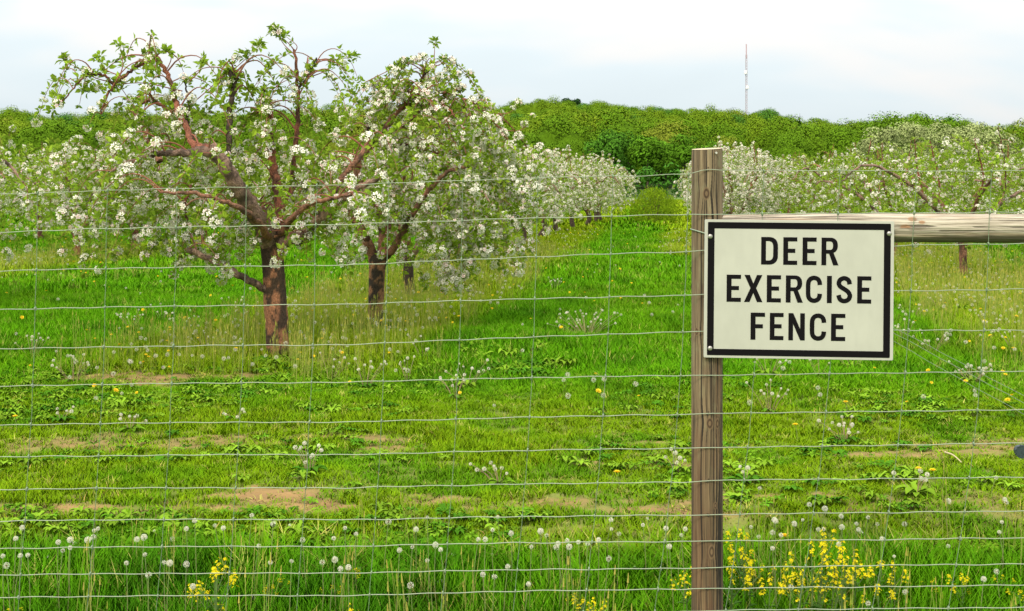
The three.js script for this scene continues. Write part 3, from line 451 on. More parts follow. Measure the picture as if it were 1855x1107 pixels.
// ------------------------------------------------------------------ grass and weeds
function tuft(seed, n, spread, h, w, lean, col) {
  const rng = mulberry(seed), g = new Geo();
  for (let k = 0; k < n; k++) {
    const a = rng() * 6.283, r = spread * Math.sqrt(rng()), x = Math.cos(a) * r, z = Math.sin(a) * r, b = rng() * 6.283, hh = h * (0.45 + 0.65 * rng()), l = hh * lean * (0.3 + rng()), ww = w * (0.6 + 0.6 * rng()), o = V(Math.cos(b), 0, Math.sin(b)), s = V(-o.z, 0, o.x);
    const k1 = 0.75 + 0.5 * rng(), c = rng() < 0.08 ? [1.5, 1.05, 1.4] : [k1, k1, k1], q = (t, e) => V(x, 0, z).add(o.clone().multiplyScalar(l * t * t)).add(V(0, hh * (t - 0.18 * t * t * lean), 0)).add(s.clone().multiplyScalar(e * ww * (1 - t * 0.75))), n = o.clone().multiplyScalar(-0.5).setY(0.9).normalize();
    const cc = c.map((v, j) => v * col[j]), i = [[0, -1], [0, 1], [0.5, 1], [0.5, -1], [1, 0]].map(([t, e]) => g.v(q(t, e), n, cc));
    g.quad(i[0], i[1], i[2], i[3]); g.tri(i[3], i[2], i[4]);
  }
  return g.get();
}
const grassMat = leafy(0);
const LUSH = [0.086, 0.258, 0.004], YEL = [0.20, 0.30, 0.008], DEEP = [0.038, 0.142, 0.004], TURF = [0.145, 0.24, 0.005], DRY = [0.42, 0.36, 0.10];
const mix3 = (a, b, t) => a.map((v, k) => lerp(v, b[k], t));
function grassColor(x, d, r) {
  const n = fbm(x * 0.6, d * 0.45, 12, 3), f = fbm(x * 2.7, d * 1.8, 19, 3), w = nature(x, d), tr = track(d);
  let c = mix3(LUSH, DEEP, sm(0.5, 0.72, f) * 0.7);
  c = mix3(c, YEL, clamp(w * 1.1 + (n - 0.5) * 0.6 + (r - 0.5) * 0.3, 0, 1));
  c = mix3(c, DEEP, (1 - sm(5.2, 5.8, d)) * (0.25 + 0.6 * sm(0.4, 0.65, f)));
  c = mix3(c, TURF, tr * clamp(0.85 - sm(0.5, 0.7, f) * 0.6, 0, 1));
  if (r > 0.965) c = mix3(c, DRY, 0.7);
  const k = 0.8 + 0.4 * ((r * 7.13) % 1); return c.map((v) => v * k);
}
{
  const rng = mulberry(99), grass = thing('grass', V(0, 0, 0), 'green meadow grass growing over the orchard floor', 'grass', null, 'stuff'), one = [1, 1, 1];
  const tall = [0, 1, 2].map((k) => tuft(500 + k, 16, 0.055, 0.24, 0.0034, 0.55, one)), turf = [0, 1, 2].map((k) => tuft(510 + k, 22, 0.05, 0.05, 0.0030, 0.9, one)), mid = [0, 1, 2].map((k) => tuft(520 + k, 26, 0.10, 0.15, 0.0034, 0.6, one)), far = [0, 1, 2].map((k) => tuft(530 + k, 34, 0.24, 0.17, 0.0075, 0.6, one)), vfar = [0, 1].map((k) => tuft(540 + k, 30, 0.6, 0.22, 0.03, 0.6, one));
  const q = new THREE.Quaternion(), E = new THREE.Euler();
  const sow = (set, d0, d1, density, f) => {
    const lists = set.map(() => []), n = Math.round(density * (d1 - d0) * (0.47 * (d1 + d0) + 1.6));
    for (let k = 0; k < n; k++) {
      const d = Math.sqrt(lerp(d0 * d0, d1 * d1, rng())), x = (rng() * 2 - 1) * (0.47 * d + 0.8), r = rng(), s = f(x, d, r); if (!(s > 0)) continue;
      q.setFromEuler(E.set((rng() - 0.5) * 0.35, rng() * 6.283, (rng() - 0.5) * 0.35)); const w = 0.8 + 0.5 * rng();
      lists[k % set.length].push({ m: new THREE.Matrix4().compose(V(x, gy(x, d) - 0.006, -d), q, V(w, s, w)), c: grassColor(x, d, r) });
    }
    lists.forEach((l, k) => scatter('grass_tufts', set[k], grassMat, l, grass));
  };
  sow(tall, 4.25, 5.75, 560, (x, d, r) => (r < track(d) ? 0 : (0.5 + 0.75 * fbm(x * 1.5, d * 1.5, 6, 3) * (0.7 + 0.6 * rng())) * (1 - 0.5 * sm(5.0, 5.6, d))));
  sow(turf, 5.2, 10.6, 640, (x, d, r) => { const m = dirt(x, d); return r < m * 0.84 ? 0 : (0.55 + 0.9 * fbm(x * 1.2, d * 1.2, 5, 3)) * (1 - 0.5 * m); });
  sow(mid, 8.2, 20, 290, (x, d, r) => { const m = dirt(x, d), tr = track(d); return r < Math.max(m, tr * 1.15) ? 0 : (0.45 + 0.75 * fbm(x * 0.9, d * 0.9, 61, 3)) * (1 - 0.5 * m) * (1 - 0.35 * tr) * lerp(0.42, 1, sm(9, 12.2, d)); });
  sow(far, 18, 46, 42, (x, d) => 0.5 + 0.8 * fbm(x * 0.7, d * 0.7, 62, 3));
  sow(vfar, 42, 150, 5, (x, d) => 0.5 + 0.6 * fbm(x * 0.4, d * 0.4, 63, 3));
  // seeding stalks, straw coloured, thickest under the trees
  const stalk = (seed) => { const r2 = mulberry(seed), g = new Geo(); for (let k = 0; k < 5; k++) { const a = r2() * 6.28, x = r2() * 0.1 - 0.05, z = r2() * 0.1 - 0.05, h = 0.18 + 0.16 * r2(), l = 0.05 * r2(), c = r2() < 0.5 ? [0.36, 0.38, 0.09] : [0.24, 0.33, 0.05], p = V(x + Math.cos(a) * l, h, z + Math.sin(a) * l); tube(g, [V(x, 0, z), V(x + Math.cos(a) * l * 0.4, h * 0.6, z + Math.sin(a) * l * 0.4), p], 0.0013, 3, () => c, 0, 1, false); tube(g, [p, p.clone().add(V(0, 0.012, 0)), p.clone().add(V(0, 0.03, 0))], (s) => 0.0035 * (1 - s * 0.7), 4, () => [c[0] * 1.3, c[1] * 1.1, c[2]], 0, 1, false); } return g.get(); };
  const S = [stalk(3), stalk(4)], L = [[], []];
  for (let k = 0; k < 13000; k++) { const d = Math.sqrt(lerp(20, 900, Math.pow(rng(), 1.6))), x = (rng() * 2 - 1) * (0.47 * d + 0.5), w = d < 6 ? 0.08 * (1 - track(d)) : nature(x, d) * (1 - track(d)); if (rng() > w) continue; const s = 0.7 + 0.6 * rng(); q.setFromEuler(E.set((rng() - 0.5) * 0.2, rng() * 6.28, (rng() - 0.5) * 0.2)); L[k % 2].push({ m: new THREE.Matrix4().compose(V(x, gy(x, d), -d), q, V(s, s, s)) }); }
  const stalks = thing('seeding_grass', V(0, 0, 0), 'straw coloured seeding grass stalks among the green grass', 'grass', null, 'stuff'); L.forEach((l, k) => scatter('stalks', S[k], grassMat, l, stalks));
}
// low broad leaves: rosettes of toothed leaves lying in the grass
function rosette(seed, n, L0, col, rise) {
  const rng = mulberry(seed), g = new Geo();
  for (let k = 0; k < n; k++) {
    const a = k / n * 6.283 + rng() * 0.6, L = L0 * (0.6 + 0.6 * rng()), w = L * 0.14, o = V(Math.cos(a), 0, Math.sin(a)), s = V(-o.z, 0, o.x), up = rise * (0.4 + 0.9 * rng()), t = 0.75 + 0.5 * rng(), c = col.map((v) => v * t), N = 5, pts = [];
    const at = (q, e) => o.clone().multiplyScalar(L * q * (1 - 0.15 * up)).add(V(0, L * (up * q - (up + 0.12) * 0.75 * q * q) + 0.008, 0)).add(s.clone().multiplyScalar(e)).add(V(0, Math.abs(e) * 0.4, 0));
    for (let j = 0; j < N; j++) { const q0 = j / N, q1 = (j + 1) / N, w0 = w * (0.25 + 1.3 * q0) * (j % 2 ? 1.25 : 0.8), w1 = j === N - 1 ? 0 : w * (0.25 + 1.3 * q1) * (j % 2 ? 0.8 : 1.25); for (const e of [-1, 1]) { const f = [at(q0, 0), at(q0, w0 * e), at(q1, w1 * e), at(q1, 0)]; g.face(e > 0 ? f : f.reverse(), c); } }
  }
  return g.get();
}
const WEED = [[0.09, 0.23, 0.012], [0.125, 0.255, 0.014], [0.06, 0.175, 0.010], [0.15, 0.265, 0.018]], ROSETTES = [0, 1, 2, 3].map((k) => rosette(600 + k, 11 + k, 0.046 + 0.010 * k, WEED[k], 0.8));
{
  const rng = mulberry(17), lists = ROSETTES.map(() => []), q = new THREE.Quaternion(), E = new THREE.Euler();
  const put = (x, d, s) => { if (dirt(x, d) > 0.25 + 0.75 * rng()) return; q.setFromEuler(E.set((rng() - 0.5) * 0.3, rng() * 6.28, (rng() - 0.5) * 0.3)); const c = 0.75 + 0.5 * rng(); lists[Math.floor(rng() * 4)].push({ m: new THREE.Matrix4().compose(V(x, gy(x, d) + 0.01, -d), q, V(s, s * (0.8 + 0.8 * rng()), s)), c: [c, c, c] }); };
  for (let k = 0; k < 2600; k++) { const d = 4.5 + 1.5 * rng(), x = (rng() * 2 - 1) * (0.47 * d + 0.6); if (fbm(x * 1.4, d * 1.4, 81, 3) > 0.46) put(x, d, 0.4 + 0.6 * rng()); }
  for (let k = 0; k < 2600; k++) { const d = 6 + 4 * rng(), x = (rng() * 2 - 1) * (0.47 * d + 0.6); if (fbm(x * 0.9, d * 1.6, 82, 3) > 0.58) put(x, d, 0.5 + 0.6 * rng()); }
  for (let k = 0; k < 5000; k++) { const d = 8.3 + 4.2 * rng(), x = (rng() * 2 - 1) * (0.47 * d + 0.6); if (fbm(x * 0.7, d * 0.9, 83, 3) + (x < -0.2 ? 0.08 : -0.1) > 0.53) put(x, d, 0.5 + 0.6 * rng()); }
  for (const [u, v, r, n] of [[930, 640, 0.5, 110], [960, 668, 0.35, 70], [380, 600, 0.45, 80], [300, 635, 0.5, 90], [1750, 560, 0.5, 60], [1000, 480, 0.8, 90], [505, 660, 0.22, 50], [680, 600, 0.3, 40]]) for (let k = 0; k < n; k++) { const d0 = F * 1.6 / (v - HY), a = rng() * 6.28, e = r * Math.sqrt(rng()); put((u - CX) * d0 / F + Math.cos(a) * e, d0 + Math.sin(a) * e * 1.4, 0.9 + 0.9 * rng()); }
  const w = thing('ground_weeds', V(0, 0, 0), 'low broad leaved weeds in dark green patches among the grass', 'weeds', null, 'stuff'); lists.forEach((l, k) => scatter('weed_leaves', ROSETTES[k], grassMat, l, w));
}

// ------------------------------------------------------------------ dandelions
const clockMat = leafy(0.4, { roughness: 1 });
function seedHead(seed, full) {   // a ball of fine spokes, each ending in a little parasol
  const rng = mulberry(seed), g = new Geo(), R = 0.0195, N = full ? 95 : 34;
  for (let k = 0; k < N; k++) {
    const y = 1 - 2 * (k + 0.5) / N, a = k * 2.39996, s = Math.sqrt(1 - y * y), d = V(Math.cos(a) * s, y, Math.sin(a) * s); if (y < -0.86 || rng() < (seed === 702 ? 0.5 : seed === 701 ? 0.25 : 0.08)) continue;
    const x = V(rng() - 0.5, rng() - 0.5, rng() - 0.5).cross(d).normalize(), z = d.clone().cross(x), p0 = d.clone().multiplyScalar(0.003), p1 = d.clone().multiplyScalar(R * (0.8 + 0.12 * rng())), c = [0.88, 0.85, 0.72];
    g.face([p0.clone().add(x.clone().multiplyScalar(0.0003)), p1.clone().add(x.clone().multiplyScalar(0.0003)), p1.clone().sub(x.clone().multiplyScalar(0.0003)), p0.clone().sub(x.clone().multiplyScalar(0.0003))], c);
    const M = full ? 7 : 5, w = full ? 0.0042 : 0.007;
    for (let j = 0; j < M; j++) { const b = j / M * 6.283 + rng(), e = x.clone().multiplyScalar(Math.cos(b)).add(z.clone().multiplyScalar(Math.sin(b))), f = x.clone().multiplyScalar(-Math.sin(b)).add(z.clone().multiplyScalar(Math.cos(b))), tip = p1.clone().add(e.clone().multiplyScalar(w)).add(d.clone().multiplyScalar(0.0022)); g.face([p1, tip.clone().add(f.clone().multiplyScalar(0.00075)), tip.clone().sub(f.clone().multiplyScalar(0.00075))], c); }
  }
  const core = new THREE.IcosahedronGeometry(0.006, 1), cp = core.attributes.position; core.setAttribute('color', new THREE.Float32BufferAttribute(new Float32Array(cp.count * 3).map((_, i) => [0.20, 0.13, 0.06][i % 3]), 3));
  return mergeGeometries([g.get().toNonIndexed(), core]);
}
const HEADS = [0, 1, 2].map((k) => seedHead(700 + k, true)), LITTLE = seedHead(720, false);
function yellowHead(seed) { const rng = mulberry(seed), g = new Geo(); for (let k = 0; k < 34; k++) { const a = k * 2.4, t = k / 34, el = lerp(1.3, 0.12, t), L = lerp(0.008, 0.018, t), d = V(Math.cos(a) * Math.cos(el), Math.sin(el), Math.sin(a) * Math.cos(el)), s = V(-Math.sin(a), 0, Math.cos(a)), c = 0.85 + 0.3 * rng(); g.face([V(0, 0, 0).add(s.clone().multiplyScalar(0.0012)), d.clone().multiplyScalar(L).add(s.clone().multiplyScalar(0.0026)), d.clone().multiplyScalar(L).sub(s.clone().multiplyScalar(0.0026)), V(0, 0, 0).sub(s.clone().multiplyScalar(0.0012))], [0.85 * c, 0.62 * c, 0.012]); } return g.get(); }
const YHEAD = yellowHead(3), stemMat = std({ vertexColors: true });
const stemOf = (geo, a, b, bend, r = 0.0019, c0 = [0.19, 0.16, 0.055], c1 = [0.18, 0.26, 0.07]) => tube(geo, smooth([a, a.clone().lerp(b, 0.5).add(bend), b], 6), (s) => lerp(r, r * 0.75, s), 5, (s) => mix3(c0, c1, s), 0, 1, false);
const rngD = mulberry(1234);
function dandelion(u, v, d, size, label, group) {
  const x = (u - CX) * d / F, y0 = gy(x, d), h = Math.max(0.05, EYE - (v - HY) * d / F - y0), t = thing('dandelion', V(x, y0, -d), label, 'dandelion', group), g = new Geo(), b = V((rngD() - 0.5) * 0.05, 0, (rngD() - 0.5) * 0.05);
  stemOf(g, V(b.x, 0, b.z), V(0, h, 0), V((rngD() - 0.5) * 0.03, 0, (rngD() - 0.5) * 0.03)); mesh('stem', g, stemMat, t);
  const k = mesh('seed_head', HEADS[Math.floor(rngD() * 3)], clockMat, t); k.position.y = h; k.rotation.set(rngD() * 0.5, rngD() * 6, rngD() * 0.5); k.scale.setScalar(size * (0.42 + 0.28 * rngD())); return t;
}
const ZONES = [[90, 'at the edge of the view'], [200, 'below the worn earth'], [350, 'below the low limb'], [470, 'short of the gnarled trunk'], [560, 'below the gnarled trunk'], [680, 'between the two trunks'], [800, 'below the second trunk'], [900, 'below the second tree'], [1000, 'below the lane edge'], [1110, 'in line with the grass lane'], [1250, 'before the signpost'], [1380, 'just beyond the signpost'], [1480, 'under the sign lettering'], [1570, 'below the sign'], [1700, 'below the sign edge'], [1900, 'below the rail']];
const fenceSide = (u, v) => { const z = ZONES.find((e) => u < e[0])[1]; return ['white dandelion seed head ' + (v < 965 ? 'high' : v < 1010 ? 'halfway up' : 'low') + ' in the fence grass, ' + z, 'seed heads in the fence grass ' + z]; };
const near = (z, ou, ov, list) => { for (let k = 0; k < list.length; k += 2) { const u = ou + list[k] / z, v = ov + list[k + 1] / z; dandelion(u, v, clamp(F * 1.44 / (v - HY), 4.66, 9), 1, ...fenceSide(u, v)); } };
near(2.992, 0, 740, [85, 705, 530, 652, 505, 698, 475, 713, 340, 770, 110, 798, 15, 800, 35, 852, 150, 795, 780, 698, 1010, 652, 1165, 635, 1210, 648, 685, 838, 785, 792, 920, 838]);
near(2.992, 0, 740, [890, 835, 805, 903, 1045, 965, 1010, 845, 1365, 580, 1640, 713, 1580, 828, 1465, 835, 1815, 820, 1845, 870, 380, 712, 380, 755, 315, 725, 1480, 625]);
near(2.992, 620, 740, [15, 648, 75, 680, 250, 615, 310, 768, 380, 752, 400, 655, 505, 740, 533, 765, 737, 710, 775, 710, 815, 658, 915, 677, 1025, 750, 1075, 665, 1108, 688, 1170, 732]);
near(2.992, 620, 740, [1160, 752, 1230, 750, 1220, 715, 1280, 725, 1390, 712, 1500, 680, 1630, 632, 1755, 650, 1445, 815, 1330, 735, 460, 825, 33, 862, 370, 960, 762, 900, 825, 912, 897, 857, 1010, 952]);
near(2.371, 1235, 640, [390, 770, 390, 838, 330, 788, 483, 733, 685, 700, 688, 747, 610, 755, 760, 758, 675, 820, 860, 797, 800, 1075, 960, 1025, 1375, 725, 1395, 640, 1388, 628]);
near(2.371, 1235, 640, [15, 755, 615, 668, 800, 705, 470, 1005, 335, 580, 1350, 535, 548, 650, 1145, 635]);
for (let k = 0; k < 46; k++) { const u = rngD() * 1855, z = ZONES.find((e) => u < e[0])[1]; dandelion(u, 935 + Math.pow(rngD(), 1.2) * 165, clamp(4.7 + rngD() * 1.0, 4.66, 6), 0.7 + 0.25 * rngD(), 'small half open dandelion head in the fence grass ' + z, 'small seed heads in the fence grass ' + z); }
const MEADOW = [[150, 'at the edge of the view'], [345, 'past the low limb'], [470, 'just before the gnarled trunk'], [640, 'between the two near trunks'], [860, 'beyond the second trunk'], [1100, 'beside the grass lane'], [1270, 'on the grass lane'], [1500, 'under the sign'], [1670, 'just past the sign'], [2000, 'below the rail']];
const meadowZone = (u) => { const z = MEADOW.find((e) => u < e[0])[1]; return ['weedy dandelion plant with heads in the meadow ' + z, 'dandelion plants ' + z]; };
// plants with a bunch of seed heads over one rosette of leaves
function clump(u, v, n, spread, hgt, label, group) {
  const d = F * 1.6 / (v - HY), x = (u - CX) * d / F, t = thing('dandelion_plant', V(x, gy(x, d), -d), label, 'dandelion plant', group), lv = mesh('leaves', ROSETTES[Math.floor(rngD() * 4)], grassMat, t); lv.scale.set(1.7, 1.9, 1.7);
  for (let k = 0; k < n; k++) { const a = rngD() * 6.283, r = spread * Math.sqrt(rngD()), h = hgt * (0.6 + 0.6 * rngD()), g = new Geo(), e = V(Math.cos(a) * r, h, Math.sin(a) * r); stemOf(g, V(e.x * 0.15, 0, e.z * 0.15), e, V(0, 0.02, 0), 0.0019, [0.28, 0.17, 0.10], [0.33, 0.27, 0.15]); mesh('stem', g, stemMat, t); const m = mesh('seed_head', HEADS[k % 3], clockMat, t); m.position.copy(e); m.rotation.y = a; m.scale.setScalar(0.4 + 0.3 * rngD()); }
  return t;
}
const plants = [[1530, 795, 13, 0.17, 0.14, 'large bunch of dandelion seed heads below the sign, at the edge of the trodden strip'], [1062, 610, 34, 0.42, 0.24, 'big pale bunch of dandelion seed heads beside the grass lane'], [238, 780, 6, 0.1, 0.1, 'dandelion plant with a few seed heads at the worn patch below the gnarled tree'], [560, 862, 9, 0.1, 0.14, 'dandelion plant with seed heads on the trodden strip below the gnarled trunk'],
  [905, 872, 8, 0.16, 0.12, 'wide dandelion plant with seed heads in the middle of the trodden strip'], [1228, 858, 6, 0.1, 0.12, 'dandelion plant with seed heads on the trodden strip beside the signpost'], [1352, 880, 4, 0.06, 0.1, 'dandelion plant behind the signpost on the trodden strip'], [1762, 690, 14, 0.2, 0.16, 'tall tuft of dandelion seed heads in the meadow below the end of the rail'],
  [1545, 668, 8, 0.25, 0.16, 'dandelion seed heads just under the lower edge of the sign'], [110, 765, 5, 0.1, 0.09, 'small dandelion plant on the trodden strip near the worn patch'], [425, 760, 5, 0.09, 0.08, 'dandelion plant with brownish seed heads at the edge of the worn earth'], [1660, 905, 5, 0.12, 0.11, 'dandelion plant among the grass between the trodden strip and yellow flowers']];
plants.forEach(([u, v, n, s, h, label]) => clump(u, v, n, s, h, label));
for (const [u, v] of [[240, 600], [290, 585], [330, 610], [420, 575], [380, 640], [455, 590], [740, 690], [660, 700], [850, 700], [1395, 690], [1690, 640], [1480, 690], [1640, 620], [1800, 610], [1700, 560], [1660, 585], [1790, 520], [840, 545], [900, 520], [1010, 530], [770, 655], [600, 690], [1840, 640], [1400, 745], [60, 650], [130, 700], [820, 720]])
  clump(u + (rngD() - 0.5) * 12, v, 5 + Math.floor(rngD() * 6), 0.2, 0.2, ...meadowZone(u));
for (const [u, v, lab] of [[27, 755, 'single yellow dandelion flower at the edge of the view near the trodden strip'], [1441, 770, 'single yellow dandelion flower below the sign'], [1118, 856, 'single yellow dandelion flower on the trodden strip'], [1532, 729, 'yellow dandelion flower over the bunch of seed heads below the sign'], [1421, 972, 'yellow dandelion flower behind the yellow mustard plants'], [1664, 850, 'first yellow dandelion flower of a pair on the trodden strip'], [1690, 853, 'second yellow dandelion flower of a pair on the trodden strip']]) {
  const d = F * 1.5 / (v - HY), x = (u - CX) * d / F, y0 = gy(x, d), h = Math.max(0.04, EYE - (v - HY) * d / F - y0), t = thing('dandelion_flower', V(x, y0, -d), lab, 'dandelion flower'), g = new Geo(); stemOf(g, V(0.01, 0, 0), V(0, h, 0), V(0.005, 0, 0)); mesh('stem', g, stemMat, t); const m = mesh('flower_head', YHEAD, std({ vertexColors: true }), t); m.position.y = h; m.scale.setScalar(1.25);
}
{ // those too far off to pick apart: pale and yellow flecks in the weedy strips
  const rng = mulberry(66), a = [], b = [], q = new THREE.Quaternion(), lit = new Geo(); stemOf(lit, V(0, -0.2, 0), V(0, 0, 0), V(0.01, 0, 0), 0.0016); const LG = mergeGeometries([LITTLE, (() => { const g = lit.get().toNonIndexed(); g.deleteAttribute('uv'); return g; })().clone()].map((g) => { const h = g.clone(); h.deleteAttribute('uv'); return h; }));
  for (let k = 0; k < 8000; k++) {
    const d = Math.sqrt(lerp(70, 1700, Math.pow(rng(), 1.7))), x = (rng() * 2 - 1) * (0.46 * d + 0.5), w = nature(x, d); if (rng() > 0.06 + w * 0.75) continue;
    const s = 0.55 + 0.5 * rng(), yel = rng() < 0.10 + 0.35 * (1 - w); (yel ? b : a).push({ m: new THREE.Matrix4().compose(V(x, gy(x, d) + 0.10 + 0.13 * rng(), -d), q.setFromEuler(new THREE.Euler(rng() * 0.6, rng() * 6, rng() * 0.6)), V(s, s, s).multiplyScalar(yel ? 1.3 : 1.0)) });
  }
  tag(scatter('dandelion_seed_heads', LG, clockMat, a), 'countless small pale dandelion seed heads in the weedy grass under the trees', 'dandelions');
  const yg = YHEAD.clone(); yg.deleteAttribute('uv'); tag(scatter('yellow_dandelion_flowers', yg, std({ vertexColors: true }), b), 'small yellow dandelion flowers dotted over the meadow', 'dandelions');
}

// ------------------------------------------------------------------ yellow mustard
function mustard(seed, h) {
  const rng = mulberry(seed), parts = { stem: new Geo(), leaf: [], flower: [] }, G = [0.10, 0.17, 0.035];
  const branch = (a, b, r) => tube(parts.stem, smooth([a, a.clone().lerp(b, 0.5).add(V((rng() - 0.5) * 0.02, 0, (rng() - 0.5) * 0.02)), b], 5), (s) => lerp(r, r * 0.55, s), 5, () => G, 0, 1, false);
  const top = V((rng() - 0.5) * 0.05, h, (rng() - 0.5) * 0.05); branch(V(0, 0, 0), top, 0.0035); const tips = [top];
  for (let k = 0; k < 3 + Math.floor(rng() * 2); k++) { const t = 0.4 + 0.4 * rng(), a = rng() * 6.283, p = top.clone().multiplyScalar(t), e = p.clone().add(V(Math.cos(a) * 0.06, (1 - t) * h * (0.55 + 0.35 * rng()), Math.sin(a) * 0.06)); branch(p, e, 0.0022); tips.push(e); }
  for (let k = 0; k < 9; k++) { const t = 0.1 + 0.75 * rng(), a = rng() * 6.283, L = 0.05 * (1.3 - t) * (0.7 + 0.6 * rng()), p = top.clone().multiplyScalar(t), o = V(Math.cos(a), 0.45, Math.sin(a)).normalize(), s = V(-Math.sin(a), 0, Math.cos(a)), g = new Geo(); g.face([p, p.clone().add(o.clone().multiplyScalar(L * 0.5)).add(s.clone().multiplyScalar(L * 0.22)), p.clone().add(o.clone().multiplyScalar(L)).add(V(0, -L * 0.3, 0)), p.clone().add(o.clone().multiplyScalar(L * 0.5)).sub(s.clone().multiplyScalar(L * 0.22))], [0.07, 0.16, 0.025]); parts.leaf.push(g.get()); }
  for (const e of tips) {
    const g = new Geo();
    for (let k = 0; k < 14; k++) {
      const y = rng(), a = k * 2.4, r = 0.016 * (1 - 0.55 * y) * (0.4 + 0.7 * rng()), o = e.clone().add(V(Math.cos(a) * r, (y - 0.7) * 0.055, Math.sin(a) * r)), up = V(Math.cos(a) * 0.7, 0.8, Math.sin(a) * 0.7).normalize(), x = V(rng() - 0.5, rng() - 0.5, rng() - 0.5).cross(up).normalize(), z = up.clone().cross(x), R = 0.0056 * (0.75 + 0.5 * rng()), c = 0.85 + 0.3 * rng();
      for (let j = 0; j < 4; j++) { const b = j * 1.5708, r0 = x.clone().multiplyScalar(Math.cos(b)).add(z.clone().multiplyScalar(Math.sin(b))), s0 = x.clone().multiplyScalar(-Math.sin(b)).add(z.clone().multiplyScalar(Math.cos(b))); g.face([o, o.clone().add(r0.clone().multiplyScalar(R * 0.75)).add(s0.clone().multiplyScalar(R * 0.45)), o.clone().add(r0.clone().multiplyScalar(R)), o.clone().add(r0.clone().multiplyScalar(R * 0.75)).sub(s0.clone().multiplyScalar(R * 0.45))], [0.82 * c, 0.68 * c, 0.015]); }
    }
    parts.flower.push(g.get());
  }
  return parts;
}
{
  const MU = [0, 1, 2, 3].map((k) => mustard(800 + k, 0.3)), flowerMat = leafy(0.3), rng = mulberry(31);
  const put = (u, v, label, group) => {
    u += (rng() - 0.5) * 26; v += (rng() - 0.4) * 26; const d = 4.62 + 0.55 * rng(), x = (u - CX) * d / F, y0 = gy(x, d), h = EYE - (v - HY) * d / F - y0, m = MU[Math.floor(rng() * 4)], t = thing('mustard_plant', V(x, y0, -d), label, 'mustard plant', group), s = Math.max(0.35, h / 0.3); t.scale.set(lerp(1, s, 0.5), s, lerp(1, s, 0.5)); t.rotation.y = rng() * 6.283;
    mesh('stem', m.stem, stemMat, t); m.leaf.forEach((g) => mesh('leaf', g, grassMat, t)); m.flower.forEach((g) => mesh('flower_head', g, flowerMat, t));
  };
  const L1 = ' yellow flowering mustard plant in the patch beside the foot of the signpost', G = 'mustard plants beside the foot of the signpost';
  for (const [u, v] of [[1332, 985], [1345, 972], [1356, 988], [1372, 1012], [1412, 1010], [1458, 978], [1480, 968], [1503, 1022], [1528, 992], [1552, 1012], [1586, 1008], [1606, 1010], [1348, 1050], [1365, 1082], [1398, 1035], [1340, 1028], [1480, 1035], [1450, 1040], [1425, 1045]]) put(u, v, v < 1000 ? 'tall' + L1 : v < 1025 ? 'middling' + L1 : 'short' + L1, (v < 1000 ? 'tall ' : v < 1025 ? 'middling ' : 'short ') + G);
  for (let k = 0; k < 8; k++) { const u = 1325 + 300 * rng(), v = 985 + 105 * rng(); put(u, v, (v < 1025 ? 'slender ' : 'low ') + 'yellow mustard plant scattered through the patch by the signpost', (v < 1025 ? 'slender' : 'low') + ' mustard plants scattered by the signpost'); }
  for (const [u, v] of [[1680, 1042], [1742, 1050], [1728, 1082], [1832, 1050], [1848, 1060], [1620, 1025], [1540, 1085], [1470, 1095]]) put(u, v, 'scattered yellow mustard plant in the fence grass ' + ZONES.find((e) => u < e[0])[1], 'scattered mustard plants ' + ZONES.find((e) => u < e[0])[1]);
  for (const [u, v] of [[1058, 1078], [1078, 1082], [1086, 1095], [1040, 1098], [1245, 1035], [1232, 1040]]) put(u, v, 'yellow mustard plant low in the grass before the signpost', 'mustard plants before the signpost');
  for (const [u, v] of [[492, 1096], [508, 1080], [390, 1030], [402, 1040], [362, 1062], [381, 1058], [612, 1090], [630, 1082], [640, 1096], [396, 1085], [30, 1096]]) put(u, v, 'small yellow mustard plant low in the fence grass ' + ZONES.find((e) => u < e[0])[1], 'small mustard plants ' + ZONES.find((e) => u < e[0])[1]);
}
{ // a pale dead twig lying on the grass
  const t = new Geo(), a = P(1712, 826, 7.15), b = P(1742, 848, 6.95); a.y = gy(a.x, 7.15) + 0.05; b.y = gy(b.x, 6.95) + 0.03; tube(t, smooth([a, a.clone().lerp(b, 0.5).add(V(0, 0.012, 0)), b], 8), (s) => lerp(0.006, 0.003, s), 6, () => [0.5, 0.42, 0.24]); tag(mesh('fallen_twig', t, stemMat), 'pale dry twig lying on the trodden grass beyond the sign', 'twig');
}

// ------------------------------------------------------------------ fence
const KB = -0.056, KA = 4.44, fd = (u) => KA / (1 - KB * (u - CX) / F), FP = (u, v, off = 0) => P(u, v, fd(u) + off);
const lineWires = [[352, 335, 316, 306, 309, 310], [420, 407, 388, 389, 388, 384], [491, 480, 456, 453, 450, 441], [561, 552, 535, 533, 531, 524], [632, 625, 601, 600, 600, 598], [700, 693, 680, 680, 680, 672], [770, 765, 751, 749, 749, 742], [828, 824, 812, 811, 811, 803], [887, 884, 874, 871, 870, 865], [944, 942, 934, 933, 932, 926], [994, 990, 981, 980, 980, 975], [1042, 1039, 1030, 1029, 1028, 1022], [1083, 1079, 1067, 1066, 1066, 1060], [1120, 1117, 1108, 1107, 1106, 1100], [1152, 1149, 1140, 1139, 1139, 1134], [1182, 1180, 1172, 1171, 1170, 1166]];
const US = [0, 620, 1246, 1281, 1312, 1855];
const wireV = (k, u) => { const a = lineWires[k]; let j = 0; while (j < 4 && u > US[j + 1]) j++; const t = (u - US[j]) / (US[j + 1] - US[j]), bow = j < 2 ? -1.5 * Math.sin(Math.min(1, Math.max(0, t)) * Math.PI) : 0; return lerp(a[j], a[j + 1], t) + bow; };
const stayU = (u0, v) => { const t = Math.max(-0.2, (v - 460) / 640), A = lerp(34, 72, sm(700, 1700, u0)); return u0 - A * (0.3 * t + 0.7 * t * Math.abs(t)); };
